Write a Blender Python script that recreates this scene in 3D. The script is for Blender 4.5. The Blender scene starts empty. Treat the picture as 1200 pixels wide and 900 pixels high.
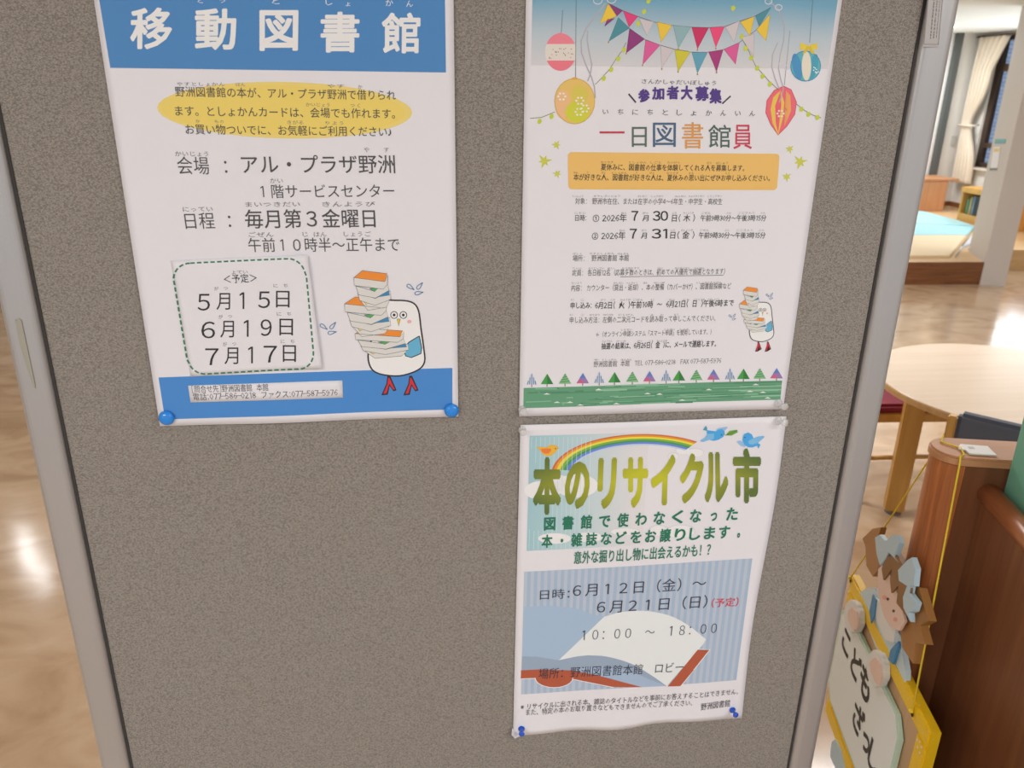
import bpy, bmesh, math, random
from mathutils import Vector, Matrix
random.seed(4)
SC = bpy.context.scene
COL = SC.collection

# ---------------------------------------------------------------- camera
CAMP = Vector((0.0, -0.77, 1.6))
FPX = 925.0
Mw = Matrix(((0.99376039, -0.02538476, 0.10860893),
             (-0.11060178, -0.35004808, 0.93017933),
             (0.01440596, -0.93638772, -0.35067151)))     # image axes (right, down, forward) -> room axes
cd = bpy.data.cameras.new('camera'); cam = bpy.data.objects.new('camera', cd); COL.objects.link(cam)
cd.sensor_width = 36.0; cd.lens = FPX / 1200 * 36; cd.clip_start = 0.02; cd.clip_end = 60
r_, d_, f_ = Mw.col[0], Mw.col[1], Mw.col[2]
cam.matrix_world = Matrix(((r_.x, -d_.x, -f_.x, CAMP.x), (r_.y, -d_.y, -f_.y, CAMP.y), (r_.z, -d_.z, -f_.z, CAMP.z), (0, 0, 0, 1)))
cd.dof.use_dof = True; cd.dof.focus_distance = 0.86; cd.dof.aperture_fstop = 11.0
SC.camera = cam

# ---------------------------------------------------------------- world, lamps, exposure
w = bpy.data.worlds.new('world'); SC.world = w; w.use_nodes = True
w.node_tree.nodes['Background'].inputs[0].default_value = (0.93, 0.97, 1.0, 1)
w.node_tree.nodes['Background'].inputs[1].default_value = 0.75
SC.view_settings.view_transform = 'Standard'; SC.view_settings.look = 'None'
SC.view_settings.exposure = 0.0; SC.view_settings.gamma = 1.0; SC.view_settings.use_curve_mapping = False

def area(name, loc, sx, sy, watts, rot=(0, 0, 0), col=(0.965, 0.985, 1.0)):
    l = bpy.data.lights.new(name, 'AREA'); l.shape = 'RECTANGLE'; l.size = sx; l.size_y = sy; l.energy = watts; l.color = col
    o = bpy.data.objects.new(name, l); COL.objects.link(o); o.location = loc; o.rotation_euler = rot; return o
CEIL = 2.33
def SPOT(x, y):       # ceiling position of the lamp whose reflection shows on the floor at that pixel
    v = Mw @ Vector((x - 600, y - 450, FPX)); k = -(1.6 + CEIL) / v.z; return (CAMP.x + v.x * k, CAMP.y + v.y * k)
LAMPS = [(-1.35, -1.9, 1.2, 0.3, 33), (1.2, -1.5, 1.2, 0.3, 22), *[(*SPOT(*p), 0.08, 0.08, 2.2) for p in ((29, 640), (36, 659), (50, 678))], (2.6, 2.6, 1.2, 0.3, 26),
         (2.2, 5.0, 1.2, 0.3, 34), (5.7, 8.7, 0.6, 0.8, 30), (0.5, 3.0, 1.2, 0.3, 42), (0.0, 6.0, 1.2, 0.3, 22), (-4.0, 1.0, 1.2, 0.3, 26)]  # corner lamp by the back wall is added, unseen, to brighten that wall
for i, (x, y, sx, sy, e) in enumerate(LAMPS):
    area('ceiling_lamp', (x, y, CEIL - 0.03), sx, sy, e)
area('window_daylight', (7.06, 6.9, 1.5), 1.3, 2.6, 55, (0, math.radians(90), 0), (0.9, 0.96, 1.0))

# ---------------------------------------------------------------- measuring helpers: a pixel of the photo -> a point in the room
def ray(x, y): return Mw @ Vector((x - 600, y - 450, FPX))
def pz(x, y, z):
    r = ray(x, y); return CAMP + r * ((z - CAMP.z) / r.z)
def pY(x, y, Y):
    r = ray(x, y); return CAMP + r * ((Y - CAMP.y) / r.y)
def pX(x, y, X):
    r = ray(x, y); return CAMP + r * ((X - CAMP.x) / r.x)
def pP(x, y, P, n):
    r = ray(x, y); return CAMP + r * ((P - CAMP).dot(n) / r.dot(n))
def B(x, y):
    p = pY(x, y, 0.0); return Vector((p.x, p.z))

# ---------------------------------------------------------------- materials
def lin(c):
    c = c / 255; return c / 12.92 if c <= 0.04045 else ((c + 0.055) / 1.055) ** 2.4
def rgb(c, k=1.0): return (min(lin(c[0]) * k, 0.9), min(lin(c[1]) * k, 0.9), min(lin(c[2]) * k, 0.9), 1)
MATS = {}
def mat(name, c, rough=0.5, metal=0.0, k=1.0, **kw):
    if name in MATS: return MATS[name]
    m = bpy.data.materials.new(name); m.use_nodes = True; b = m.node_tree.nodes['Principled BSDF']
    b.inputs['Base Color'].default_value = rgb(c, k); b.inputs['Roughness'].default_value = rough; b.inputs['Metallic'].default_value = metal
    for a, v in kw.items(): b.inputs[a.replace('_', ' ')].default_value = v
    MATS[name] = m; return m
def N(m, t, **kw):
    n = m.node_tree.nodes.new(t)
    for a, v in kw.items():
        if a in n.inputs: n.inputs[a].default_value = v
        else: setattr(n, a, v)
    return n
def L(m, a, b): m.node_tree.links.new(a, b)
def ramp(m, stops):
    n = N(m, 'ShaderNodeValToRGB'); cr = n.color_ramp
    while len(cr.elements) < len(stops): cr.elements.new(0.5)
    for e, (p, c) in zip(cr.elements, stops): e.position = p; e.color = c
    return n
def ink(c): return mat('ink_%d_%d_%d' % tuple(c), c, 0.6, k=1.12)     # printed colour
WHITE = (240, 238, 238)
def paper_mat():
    m = mat('paper', (236, 234, 240), 0.55)
    b = m.node_tree.nodes['Principled BSDF']; nz = N(m, 'ShaderNodeTexNoise', Scale=40.0, Detail=3.0)
    tc = N(m, 'ShaderNodeTexCoord'); L(m, tc.outputs['Object'], nz.inputs['Vector'])
    bp = N(m, 'ShaderNodeBump', Strength=0.05, Distance=0.002); L(m, nz.outputs[0], bp.inputs['Height']); L(m, bp.outputs[0], b.inputs['Normal'])
    return m
PAPER = paper_mat()
def wood(name, c1, c2, scale=1.0, rough=0.4, axis='Z', bump=0.1):
    m = mat(name, c1, rough); b = m.node_tree.nodes['Principled BSDF']
    tc = N(m, 'ShaderNodeTexCoord'); mp = N(m, 'ShaderNodeMapping')
    s = {'Z': (60, 60, 2.5), 'X': (2.5, 60, 60), 'Y': (60, 2.5, 60)}[axis]
    mp.inputs['Scale'].default_value = tuple(v * scale for v in s)
    L(m, tc.outputs['Object'], mp.inputs['Vector']); nz = N(m, 'ShaderNodeTexNoise', Scale=1.5, Detail=6.0, Roughness=0.65, Distortion=0.6)
    L(m, mp.outputs[0], nz.inputs['Vector']); rp = ramp(m, [(0.3, rgb(c2)), (0.68, rgb(c1))]); L(m, nz.outputs[0], rp.inputs[0])
    L(m, rp.outputs[0], b.inputs['Base Color']); bp = N(m, 'ShaderNodeBump', Strength=bump, Distance=0.001); L(m, nz.outputs[0], bp.inputs['Height'])
    L(m, bp.outputs[0], b.inputs['Normal']); return m

# ---------------------------------------------------------------- object helpers
def tag(o, label=None, cat=None, group=None, kind=None):
    for k, v in (('label', label), ('category', cat), ('group', group), ('kind', kind)):
        if v: o[k] = v
    return o
def thing(name, label, cat, loc, group=None, rz=0.0):
    o = bpy.data.objects.new(name, None); COL.objects.link(o); o.location = loc; o.rotation_euler = (0, 0, rz); o.empty_display_size = 0.05
    return tag(o, label, cat, group)
def base_of(p):
    v = Vector((0, 0, 0))
    while p is not None: v += Vector(p.location); p = p.parent
    return v
def link(name, me, mats, parent=None, world=True, smooth=False):
    """me holds room coordinates when world=True, else coordinates of the parent"""
    if parent is not None and world: me.transform(Matrix.Translation(-base_of(parent)))
    for m in (mats if isinstance(mats, (list, tuple)) else [mats]): me.materials.append(m)
    if smooth:
        for p in me.polygons: p.use_smooth = True
    o = bpy.data.objects.new(name, me); COL.objects.link(o); o.parent = parent; return o
def from_bm(name, bm, mats, parent=None, world=True, smooth=False):
    bmesh.ops.recalc_face_normals(bm, faces=bm.faces)
    me = bpy.data.meshes.new(name); bm.to_mesh(me); bm.free(); return link(name, me, mats, parent, world, smooth)
def add_box(bm, lo, hi, bev=0.0, T=None):
    b2 = bmesh.new(); bmesh.ops.create_cube(b2, size=1)
    lo, hi = Vector(lo), Vector(hi)
    for v in b2.verts: v.co = Vector([(lo[i] + hi[i]) / 2 + v.co[i] * (hi[i] - lo[i]) for i in range(3)])
    if bev: bmesh.ops.bevel(b2, geom=b2.edges[:], offset=bev, segments=2, affect='EDGES')
    if T: bmesh.ops.transform(b2, matrix=T, verts=b2.verts)
    me = bpy.data.meshes.new('t'); b2.to_mesh(me); b2.free(); bm.from_mesh(me); bpy.data.meshes.remove(me)
def box(name, lo, hi, m, parent=None, bev=0.0, world=True, T=None):
    bm = bmesh.new(); add_box(bm, lo, hi, bev, T); return from_bm(name, bm, m, parent, world)
def add_prism(bm, pts, d, bev=0.0):
    """pts: 3D outline, extruded by vector d"""
    b2 = bmesh.new(); vs = [b2.verts.new(p) for p in pts]; f = b2.faces.new(vs)
    e = bmesh.ops.extrude_face_region(b2, geom=[f]); nv = [g for g in e['geom'] if isinstance(g, bmesh.types.BMVert)]
    bmesh.ops.translate(b2, verts=nv, vec=d); bmesh.ops.recalc_face_normals(b2, faces=b2.faces)
    if bev:
        front = [ed for ed in b2.edges if all(v in nv for v in ed.verts)]
        bmesh.ops.bevel(b2, geom=front, offset=bev, segments=2, affect='EDGES')
    bmesh.ops.triangulate(b2, faces=[f for f in b2.faces if len(f.verts) > 4])
    me = bpy.data.meshes.new('t'); b2.to_mesh(me); b2.free(); bm.from_mesh(me); bpy.data.meshes.remove(me)
def prism(name, pts, d, m, parent=None, world=True, bev=0.0):
    bm = bmesh.new(); add_prism(bm, pts, Vector(d), bev); return from_bm(name, bm, m, parent, world)
def add_tube(bm, pts, r, n=8):
    pts = [Vector(p) for p in pts]; rings = []
    rr = r if isinstance(r, (list, tuple)) else [r] * len(pts)
    for i, p in enumerate(pts):
        t = (pts[min(i + 1, len(pts) - 1)] - pts[max(i - 1, 0)]).normalized()
        a = t.orthogonal().normalized() if i == 0 else (a0 - t * a0.dot(t)).normalized()
        a0 = a; b = t.cross(a)
        rings.append([bm.verts.new(p + (a * math.cos(2 * math.pi * k / n) + b * math.sin(2 * math.pi * k / n)) * rr[i]) for k in range(n)])
    for i in range(len(rings) - 1):
        for k in range(n): bm.faces.new((rings[i][k], rings[i][(k + 1) % n], rings[i + 1][(k + 1) % n], rings[i + 1][k]))
    bm.faces.new(rings[0]); bm.faces.new(rings[-1])
def add_lathe(bm, prof, T, n=24):
    """prof: (radius, height) pairs about local Z"""
    rings = []
    for r, z in prof:
        rings.append([bm.verts.new(T @ Vector((r * math.cos(2 * math.pi * k / n), r * math.sin(2 * math.pi * k / n), z))) for k in range(n)])
    for i in range(len(rings) - 1):
        for k in range(n): bm.faces.new((rings[i][k], rings[i][(k + 1) % n], rings[i + 1][(k + 1) % n], rings[i + 1][k]))
    bm.faces.new(rings[0]); bm.faces.new(rings[-1])

# ================================================================ SETTING
def floor_mat():
    m = mat('floor_vinyl', (205, 172, 135), 0.15); b = m.node_tree.nodes['Principled BSDF']
    tc = N(m, 'ShaderNodeTexCoord'); mp = N(m, 'ShaderNodeMapping'); mp.inputs['Scale'].default_value = (1, 1.6, 1); mp.inputs['Rotation'].default_value = (0, 0, 0.5)
    L(m, tc.outputs['Object'], mp.inputs['Vector'])
    n1 = N(m, 'ShaderNodeTexNoise', Scale=3.0, Detail=5.0, Distortion=1.2); L(m, mp.outputs[0], n1.inputs['Vector'])
    rp = ramp(m, [(0.3, rgb((172, 142, 112))), (0.5, rgb((192, 164, 134))), (0.72, rgb((204, 178, 150)))]); L(m, n1.outputs[0], rp.inputs[0]); L(m, rp.outputs[0], b.inputs['Base Color'])
    n2 = N(m, 'ShaderNodeTexNoise', Scale=5.0, Detail=1.0); L(m, tc.outputs['Object'], n2.inputs['Vector'])
    bp = N(m, 'ShaderNodeBump', Strength=0.06, Distance=0.02); L(m, n2.outputs[0], bp.inputs['Height']); L(m, bp.outputs[0], b.inputs['Normal']); return m
FLOOR = floor_mat()
WALL = mat('wall_paint', (238, 236, 232), 0.7); CEILM = mat('ceiling_paint', (244, 244, 240), 0.8)
DARKWOOD = wood('dark_trim_wood', (150, 98, 62), (110, 68, 42), 0.5, 0.4, 'X')
PALEWOOD = wood('platform_wood', (226, 190, 140), (208, 170, 120), 0.4, 0.35, 'X')
S = dict(kind='structure')
tag(box('floor', (-7, -4, -0.1), (8.5, 9.6, 0), FLOOR), **S)
tag(box('ceiling', (-7, -4, CEIL), (8.5, 9.6, CEIL + 0.1), CEILM), **S)
tag(box('wall_back', (-7, 9.35, 0), (7.1, 9.5, CEIL), WALL), **S)
tag(box('wall_left', (-7.1, -4, 0), (-7, 9.5, CEIL), WALL), **S)
# right wall with the opening for the window (y 7.2..9.05, z .74..2.3)
bm = bmesh.new()
for lo, hi in (((7.1, -4, 0), (7.25, 5.2, CEIL)), ((7.1, 9.055, 0), (7.25, 9.5, CEIL)), ((7.1, 5.2, 0), (7.25, 9.055, 0.735)), ((7.1, 5.2, 2.3), (7.25, 9.055, CEIL))): add_box(bm, lo, hi)
tag(from_bm('wall_right', bm, WALL), **S)
# lamps' housings
LAMPM = mat('lamp_diffuser', (255, 255, 255), 0.5); LAMPM.node_tree.nodes['Principled BSDF'].inputs['Emission Color'].default_value = (1, 0.97, 0.93, 1); LAMPM.node_tree.nodes['Principled BSDF'].inputs['Emission Strength'].default_value = 3
for i, (x, y, sx, sy, e) in enumerate(LAMPS):
    tag(box('trim_lamp_%d' % (i + 1), (x - sx / 2, y - sy / 2, CEIL - 0.018), (x + sx / 2, y + sy / 2, CEIL - 0.001), LAMPM), **S)
# window
FRAME = mat('window_frame_bronze', (82, 66, 56), 0.4, 0.3); GLASS = mat('window_glass', (235, 240, 245), 0.05, Transmission_Weight=1.0, IOR=1.05)
win = thing('window_1', None, None, (7.16, 8.0, 0.74)); tag(win, **S)
bm = bmesh.new()
for lo, hi in (((7.13, 8.97, .74), (7.19, 9.055, 2.3)), ((7.13, 5.2, .74), (7.19, 5.27, 2.3)), ((7.13, 5.27, .74), (7.19, 8.97, .80)), ((7.13, 5.27, 2.24), (7.19, 8.97, 2.3)),
               ((7.13, 5.27, .98), (7.19, 8.97, 1.04)), ((7.13, 5.27, 1.88), (7.19, 8.97, 1.97)), ((7.13, 8.1, .80), (7.19, 8.15, 2.24)), ((7.13, 6.65, .80), (7.19, 6.70, 2.24))): add_box(bm, lo, hi)
from_bm('window_frame', bm, FRAME, win)
for a, b_ in ((.80, .98), (1.04, 1.88), (1.97, 2.24)):
    for c, d in ((5.27, 6.65), (6.70, 8.1), (8.15, 8.97)): box('pane', (7.158, c, a), (7.162, d, b_), GLASS, win)
box('window_sill', (7.03, 5.2, .715), (7.13, 9.055, .74), mat('sill_white', (225, 215, 200), 0.5), win)
# the building seen outside, a pale blue-grey tiled facade
fm = mat('facade_tile', (150, 168, 205), 0.6)
b = fm.node_tree.nodes['Principled BSDF']; tc = N(fm, 'ShaderNodeTexCoord'); sp = N(fm, 'ShaderNodeSeparateXYZ'); L(fm, tc.outputs['Object'], sp.inputs[0])
cb = N(fm, 'ShaderNodeCombineXYZ'); L(fm, sp.outputs[1], cb.inputs[0]); L(fm, sp.outputs[2], cb.inputs[1])
bk = N(fm, 'ShaderNodeTexBrick', Scale=4.0, Color1=rgb((178, 196, 226)), Color2=rgb((165, 184, 218)), Mortar=rgb((95, 110, 150))); L(fm, cb.outputs[0], bk.inputs['Vector']); L(fm, bk.outputs[0], b.inputs['Base Color'])
tag(box('neighbour_building', (9.5, 4, -0.1), (10.5, 16, 6), fm), 'pale blue-grey tiled building outside the window', 'building')
# raised floor of the reading corner
p0, p1, p2 = pz(1060, 307, .2), pz(1126, 307.5, .2), pz(1133, 301, .2)
tag(prism('floor_platform', [(p0.x - 1.6, p0.y + .04, 0), (5.02, p1.y, 0), (5.28, 6.35, 0), (7.1, 6.1, 0), (7.1, 9.35, 0), (p0.x - 1.6, 9.35, 0)], (0, 0, 0.2), PALEWOOD), **S)
tag(prism('trim_1', [(p0.x - 1.6, p0.y + .02, 0), (5.05, p1.y - .02, 0), (5.31, 6.33, 0), (5.28, 6.35, 0), (5.02, p1.y, 0), (p0.x - 1.6, p0.y + .04, 0)], (0, 0, 0.203), DARKWOOD), **S)
tag(box('baseboard_back', (3, 9.335, .2), (7.1, 9.35, .26), DARKWOOD), **S)
tag(box('baseboard_right', (7.085, 6.3, .2), (7.1, 9.35, .26), DARKWOOD), **S)
tag(box('trim_2', (6.71, 9.28, .2), (6.785, 9.35, CEIL), mat('dark_grey_metal', (88, 92, 90), 0.5)), **S)
tag(box('trim_3', (6.30, 9.31, .2), (6.52, 9.35, CEIL), mat('pale_panel', (215, 220, 222), 0.5)), **S)
# pillar
e1 = Vector((0.37, 0.929, 0)); e2 = Vector((0.929, -0.37, 0)); pc = Vector((4.99, 5.70, 0))
PIL = mat('pillar_paint', (208, 202, 198), 0.6)
q = [pc, pc + e1 * .56, pc + e1 * .56 + e2 * .20, pc + e2 * .20]
tag(prism('wall_pillar', q, (0, 0, CEIL), PIL), **S)
tag(prism('trim_4', [pc - e2 * .012 + e1 * .02, pc - e2 * .012 + e1 * .56, pc + e1 * .56, pc + e1 * .02], (0, 0, 0.075), DARKWOOD), **S)

# things in the reading corner
def PL(x, y): return pP(x, y, pc, e2)
nt = thing('notice_panel', 'small white notice with a teal header stuck on the white pillar', 'notice', PL(1168, 190))
def onpil(name, c, m, d0, d1, par):
    pts = [PL(*p) - e2 * d0 for p in c]; return prism(name, pts, -e2 * (d1 - d0), m, par)
onpil('notice_sheet', [(1165, 172), (1173, 172), (1169, 199), (1161, 199)], PAPER, 0.001, .005, nt)
onpil('header', [(1167, 163), (1179, 163), (1178, 168), (1166, 168)], mat('teal_print', (90, 165, 170), .5), 0.001, .005, nt)
onpil('sticker', [(1166, 174), (1172, 174), (1171, 178), (1165, 178)], mat('yellow_print', (235, 205, 110), .5), 0.0051, .006, nt)
onpil('footer', [(1161, 197), (1169.5, 197), (1169, 199.5), (1160.5, 199.5)], mat('grey_print', (110, 110, 110), .5), 0.0051, .006, nt)

def mat_block(name, pts, z0, z1, c, label):
    o = prism(name, [Vector((p[0], p[1], z0)) for p in pts], (0, 0, z1 - z0), mat(name + str(c[0]), c, 0.85), bev=.006); return tag(o, label, 'mat', 'soft play mats on the raised floor')
mat_block('floor_mat', [(3.3, 5.95), (4.80, 5.92), (5.70, 6.98), (3.6, 6.99)], .2, .225, (232, 210, 176), 'cream soft floor mat nearest the step of the raised corner')
mat_block('floor_mat', [(3.62, 7.0), (5.71, 6.99), (6.20, 7.55), (4.2, 8.1)], .2, .225, (165, 212, 220), 'pale blue floor mat behind the cream mat, nearer of two')
mat_block('floor_mat', [(4.22, 8.11), (6.21, 7.57), (6.27, 7.9), (6.30, 8.7), (4.6, 8.8)], .2, .225, (172, 216, 222), 'pale blue floor mat farthest from the step, before the low cabinet')
mat_block('floor_mat', [(4.86, 5.93), (5.22, 6.36), (5.95, 6.9), (5.74, 6.97)], .2, .225, (205, 208, 215), 'grey-white wedge of floor mat beside the pillar')
cb_ = thing('low_cabinet', 'low orange-brown wooden cabinet against the back wall of the corner', 'cabinet', (6.3, 9.05, .2))
OW = wood('orange_wood', (205, 150, 108), (186, 130, 88), 0.4)
box('body', (5.9, 8.83, .2), (6.66, 9.27, .585), OW, cb_, .004); box('top', (5.88, 8.8, .585), (6.78, 9.28, .61), OW, cb_, .005)
YW = wood('honey_wood', (225, 175, 95), (205, 150, 75), 0.4)
# children's bookshelf half behind the pillar: side panel with an arched top
sx, sy = 6.32, 8.06
sh = thing('childrens_bookshelf', 'honey wooden children\'s bookshelf with arched side, half hidden by the pillar', 'bookshelf', (sx + .1, sy - .3, .2))
def arch(y0, y1, z0, z1):
    pts = [(y0, z0), (y1, z0), (y1, z1 - .18)]
    for k in range(1, 9):
        a = k / 9 * math.pi / 2; pts.append((y1 - (y1 - y0) * (1 - math.cos(a)) * 1.0, z1 - .18 + .18 * math.sin(a)))
    pts.append((y0, z1)); return pts
def slab(x0, x1, y0, y1, z0, z1, nm, m): return box(nm, (x0, y0, z0), (x1, y1, z1), m, sh, .004)
slab(sx, sx + .30, sy - .03, sy, .2, .54, 'side_panel', YW); slab(sx, sx + .30, sy - .75, sy - .72, .2, .54, 'side_panel', YW)
slab(sx + .30, sx + .33, sy - .75, sy, .2, .54, 'back_panel', YW); slab(sx, sx + .30, sy - .72, sy - .03, .25, .275, 'shelf', YW); slab(sx - .01, sx + .33, sy - .76, sy + .01, .54, .60, 'shelf', YW)
slab(sx - .01, sx + .02, sy - .72, sy - .03, .2, .30, 'kick_board', YW)
prism('arched_panel', [Vector((sx + .30, a, b2)) for a, b2 in ((sy - .75, .60), (sy, .60), (sy - .03, .70), (sy - .12, .78), (sy - .3, .82), (sy - .75, .84))], (.03, 0, 0), YW, sh)
for k, (c, nm) in enumerate((((95, 150, 120), 'green'), ((190, 170, 120), 'tan'), ((110, 140, 160), 'blue'))):
    tag(box('picture_book', (sx + .04, sy - .10 - k * .05, .276), (sx + .22, sy - .065 - k * .05, .47 + .02 * k), mat('bk' + nm, c, .5), bev=.003),
        '%s picture book standing in the lower shelf of the children\'s bookshelf' % nm, 'book', 'books on the children\'s bookshelf')
# curtain, gathered and tied
def curtain():
    bm = bmesh.new(); nU, nV = 60, 40; gr = []
    for j in range(nV + 1):
        v = j / nV; z = 2.28 - v * (2.28 - .53); row = []
        tie = 1 - 0.55 * math.exp(-((z - 1.25) / .28) ** 2)
        wd = .36 * tie; y0 = 9.29 - (0 if z > 1.25 else .02)
        if z > 1.9: wd = .36 + (z - 1.9) * .5
        for i in range(nU + 1):
            u = i / nU; fold = math.sin(u * math.pi * 11 + .6 * math.sin(v * 3)) * (.035 * (.6 + .4 * tie))
            row.append(bm.verts.new((7.0 + fold, y0 - u * wd, z)))
        gr.append(row)
    for j in range(nV):
        for i in range(nU): bm.faces.new((gr[j][i], gr[j][i + 1], gr[j + 1][i + 1], gr[j + 1][i]))
    return bm
cu = thing('curtain', 'cream gathered curtain hanging at the left of the window', 'curtain', (7.0, 9.1, .53))
CUR = mat('curtain_cloth', (242, 230, 212), .9, Subsurface_Weight=0.0)
o = from_bm('curtain_cloth', curtain(), CUR, cu, smooth=True); o.modifiers.new('s', 'SOLIDIFY').thickness = .003
bm = bmesh.new(); add_tube(bm, [(7.045, 9.02, 1.25), (6.955, 9.03, 1.24), (6.945, 9.16, 1.24), (6.955, 9.29, 1.24), (7.05, 9.30, 1.25)], .012); from_bm('tie_back', bm, CUR, cu, smooth=True)
bm = bmesh.new(); add_tube(bm, [(7.0, 9.33, 2.29), (7.0, 5.1, 2.29)], .012); tag(from_bm('trim_5', bm, FRAME), **S)
sw = box('wall_switch', (6.93, 9.335, .98), (7.0, 9.35, 1.10), mat('switch_plastic', (205, 205, 198), .5), bev=.003); tag(sw, 'small off-white switch plate on the wall left of the curtain', 'switch')
bx = thing('far_bookcase', 'orange-brown wooden unit seen past the right side of the pillar', 'cabinet', (7.3, 6.6, 0))
bx.location = (6.75, 6.9, .2); box('body', (6.45, 6.3, .2), (7.05, 7.1, .62), OW, bx, .004); box('top', (6.43, 6.28, .62), (7.07, 7.12, .65), OW, bx, .004)

# ================================================================ PARTITION BOARD
def fabric_mat():
    m = mat('board_fabric', (150, 143, 136), 0.9); b = m.node_tree.nodes['Principled BSDF']
    tc = N(m, 'ShaderNodeTexCoord'); mp = N(m, 'ShaderNodeMapping'); mp.inputs['Scale'].default_value = (1.0, 1.0, 1.5); mp.inputs['Rotation'].default_value = (0, math.radians(28), 0)
    L(m, tc.outputs['Object'], mp.inputs['Vector'])
    vo = N(m, 'ShaderNodeTexVoronoi', Scale=560.0, Randomness=0.55); L(m, mp.outputs[0], vo.inputs['Vector'])
    nz = N(m, 'ShaderNodeTexNoise', Scale=700.0, Detail=2.0); L(m, tc.outputs['Object'], nz.inputs['Vector'])
    mx = N(m, 'ShaderNodeMath', operation='MULTIPLY_ADD'); L(m, nz.outputs[0], mx.inputs[0]); mx.inputs[1].default_value = 0.35; L(m, vo.outputs['Distance'], mx.inputs[2])
    rp = ramp(m, [(0.15, rgb((196, 188, 180))), (0.45, rgb((166, 158, 150))), (0.95, rgb((122, 115, 108)))]); L(m, mx.outputs[0], rp.inputs[0]); L(m, rp.outputs[0], b.inputs['Base Color'])
    bp = N(m, 'ShaderNodeBump', Strength=0.5, Distance=0.0008, invert=True); L(m, mx.outputs[0], bp.inputs['Height']); L(m, bp.outputs[0], b.inputs['Normal']); return m
FAB = fabric_mat()
XL, XR = B(65, 450).x, 0.472
XL = -0.3605
ALU = mat('brushed_aluminium', (184, 181, 181), 0.38, 0.5)
b = ALU.node_tree.nodes['Principled BSDF']; tc = N(ALU, 'ShaderNodeTexCoord'); mp = N(ALU, 'ShaderNodeMapping'); mp.inputs['Scale'].default_value = (900, 900, 3); L(ALU, tc.outputs['Object'], mp.inputs['Vector'])
nz = N(ALU, 'ShaderNodeTexNoise', Scale=1.0, Detail=2.0); L(ALU, mp.outputs[0], nz.inputs['Vector']); bp = N(ALU, 'ShaderNodeBump', Strength=0.12, Distance=0.0004); L(ALU, nz.outputs[0], bp.inputs['Height']); L(ALU, bp.outputs[0], b.inputs['Normal'])
board = thing('partition_board', 'large grey fabric notice board on a silver frame with posters pinned to it', 'board', ((XL + XR) / 2, .02, 0))
ZB, ZT = 0.42, 1.86
box('fabric_panel', (XL - .002, 0, ZB), (XR + .002, .036, ZT), FAB, board)
def post(x0, x1, name='post'):
    """rounded aluminium extrusion"""
    cx, hw = (x0 + x1) / 2, (x1 - x0) / 2; pts = []
    for k in range(40):
        a = 2 * math.pi * k / 40; c, s = math.cos(a), math.sin(a)
        pts.append((cx + hw * (abs(c) ** .42) * (1 if c > 0 else -1), .018 + .024 * (abs(s) ** .55) * (1 if s > 0 else -1)))
    bm = bmesh.new(); add_prism(bm, [Vector((x, y, .06)) for x, y in pts], Vector((0, 0, 1.82)), 0)
    o = from_bm(name, bm, ALU, board); 
    return o
PW = 0.0365
lp = post(XL - PW, XL - .0012); rp_ = post(XR + .0012, XR + PW)
DG = mat('gap_shade', (58, 54, 52), .8)  # dark strips stand in for the shade in the gap beside each post
box('gap_strip', (XL - .0025, -.0012, ZB), (XL + .0003, .03, ZT), DG, board); box('gap_strip', (XR - .0003, -.0012, ZB), (XR + .0022, .03, ZT), DG, board)
box('top_rail', (XL - .001, -.003, ZT), (XR + .001, .039, ZT + .035), ALU, board, .004); box('bottom_rail', (XL - .001, -.003, ZB - .035), (XR + .001, .039, ZB), ALU, board, .004)
for x in (XL - PW / 2, XR + PW / 2):
    box('foot', (x - .02, -.26, .025), (x + .02, .30, .06), ALU, board, .006)
    for yy in (-.22, .26):
        bm = bmesh.new(); add_lathe(bm, [(.0, 0), (.022, 0), (.022, .02), (.008, .025), (0, .025)], Matrix.Translation((x, yy, 0)), 16); from_bm('glide', bm, mat('black_plastic', (35, 35, 35), .5), board)
# worn strip of old tape on the left post
def on_post(x, y): p = pY(x, y, -.0064); return Vector((p.x, -.0064, p.z))
tp = [on_post(*p) for p in ((18, 374), (20, 376), (22, 373), (25, 375), (33, 412), (41, 450), (41.5, 455), (40, 454), (30, 425), (22, 398))]
prism('tape_residue', tp, (0, -.0004, 0), mat('old_tape', (166, 162, 148), .85), board)
# small printed label high on the right post
lbq = [pY(x, y, -.0066) for x, y in ((1092, -50), (1109.5, -50), (1099.5, 55), (1081.5, 55))]
lb = prism('maker_label', lbq, (0, -.0003, 0), mat('label_film', (186, 181, 180), .35), board)
bm = bmesh.new(); LG = mat('label_print', (138, 130, 128), .6)
for a, b2 in ((0, 1), (1, 2), (2, 3), (3, 0)):
    v0, v1 = [lbq[a].lerp(sum(lbq, Vector()) / 4, .06), lbq[b2].lerp(sum(lbq, Vector()) / 4, .06)]
    add_tube(bm, [v0 + Vector((0, -.0004, 0)), v1 + Vector((0, -.0004, 0))], .00022, 5)
from_bm('label_border', bm, LG, lb)
bm = bmesh.new()
for col_ in (.42, .62, .8):
    t_ = .06
    while t_ < .9:
        l_ = random.uniform(.012, .035); A_ = lbq[0].lerp(lbq[1], col_); B_ = lbq[3].lerp(lbq[2], col_)
        add_tube(bm, [A_.lerp(B_, t_) + Vector((0, -.0004, 0)), A_.lerp(B_, t_ + l_) + Vector((0, -.0004, 0))], .0005 if col_ < .7 else .0003, 4); t_ += l_ + random.uniform(.006, .02)
o = from_bm('label_print', bm, LG, lb); o['kind'] = 'stuff'

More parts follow.
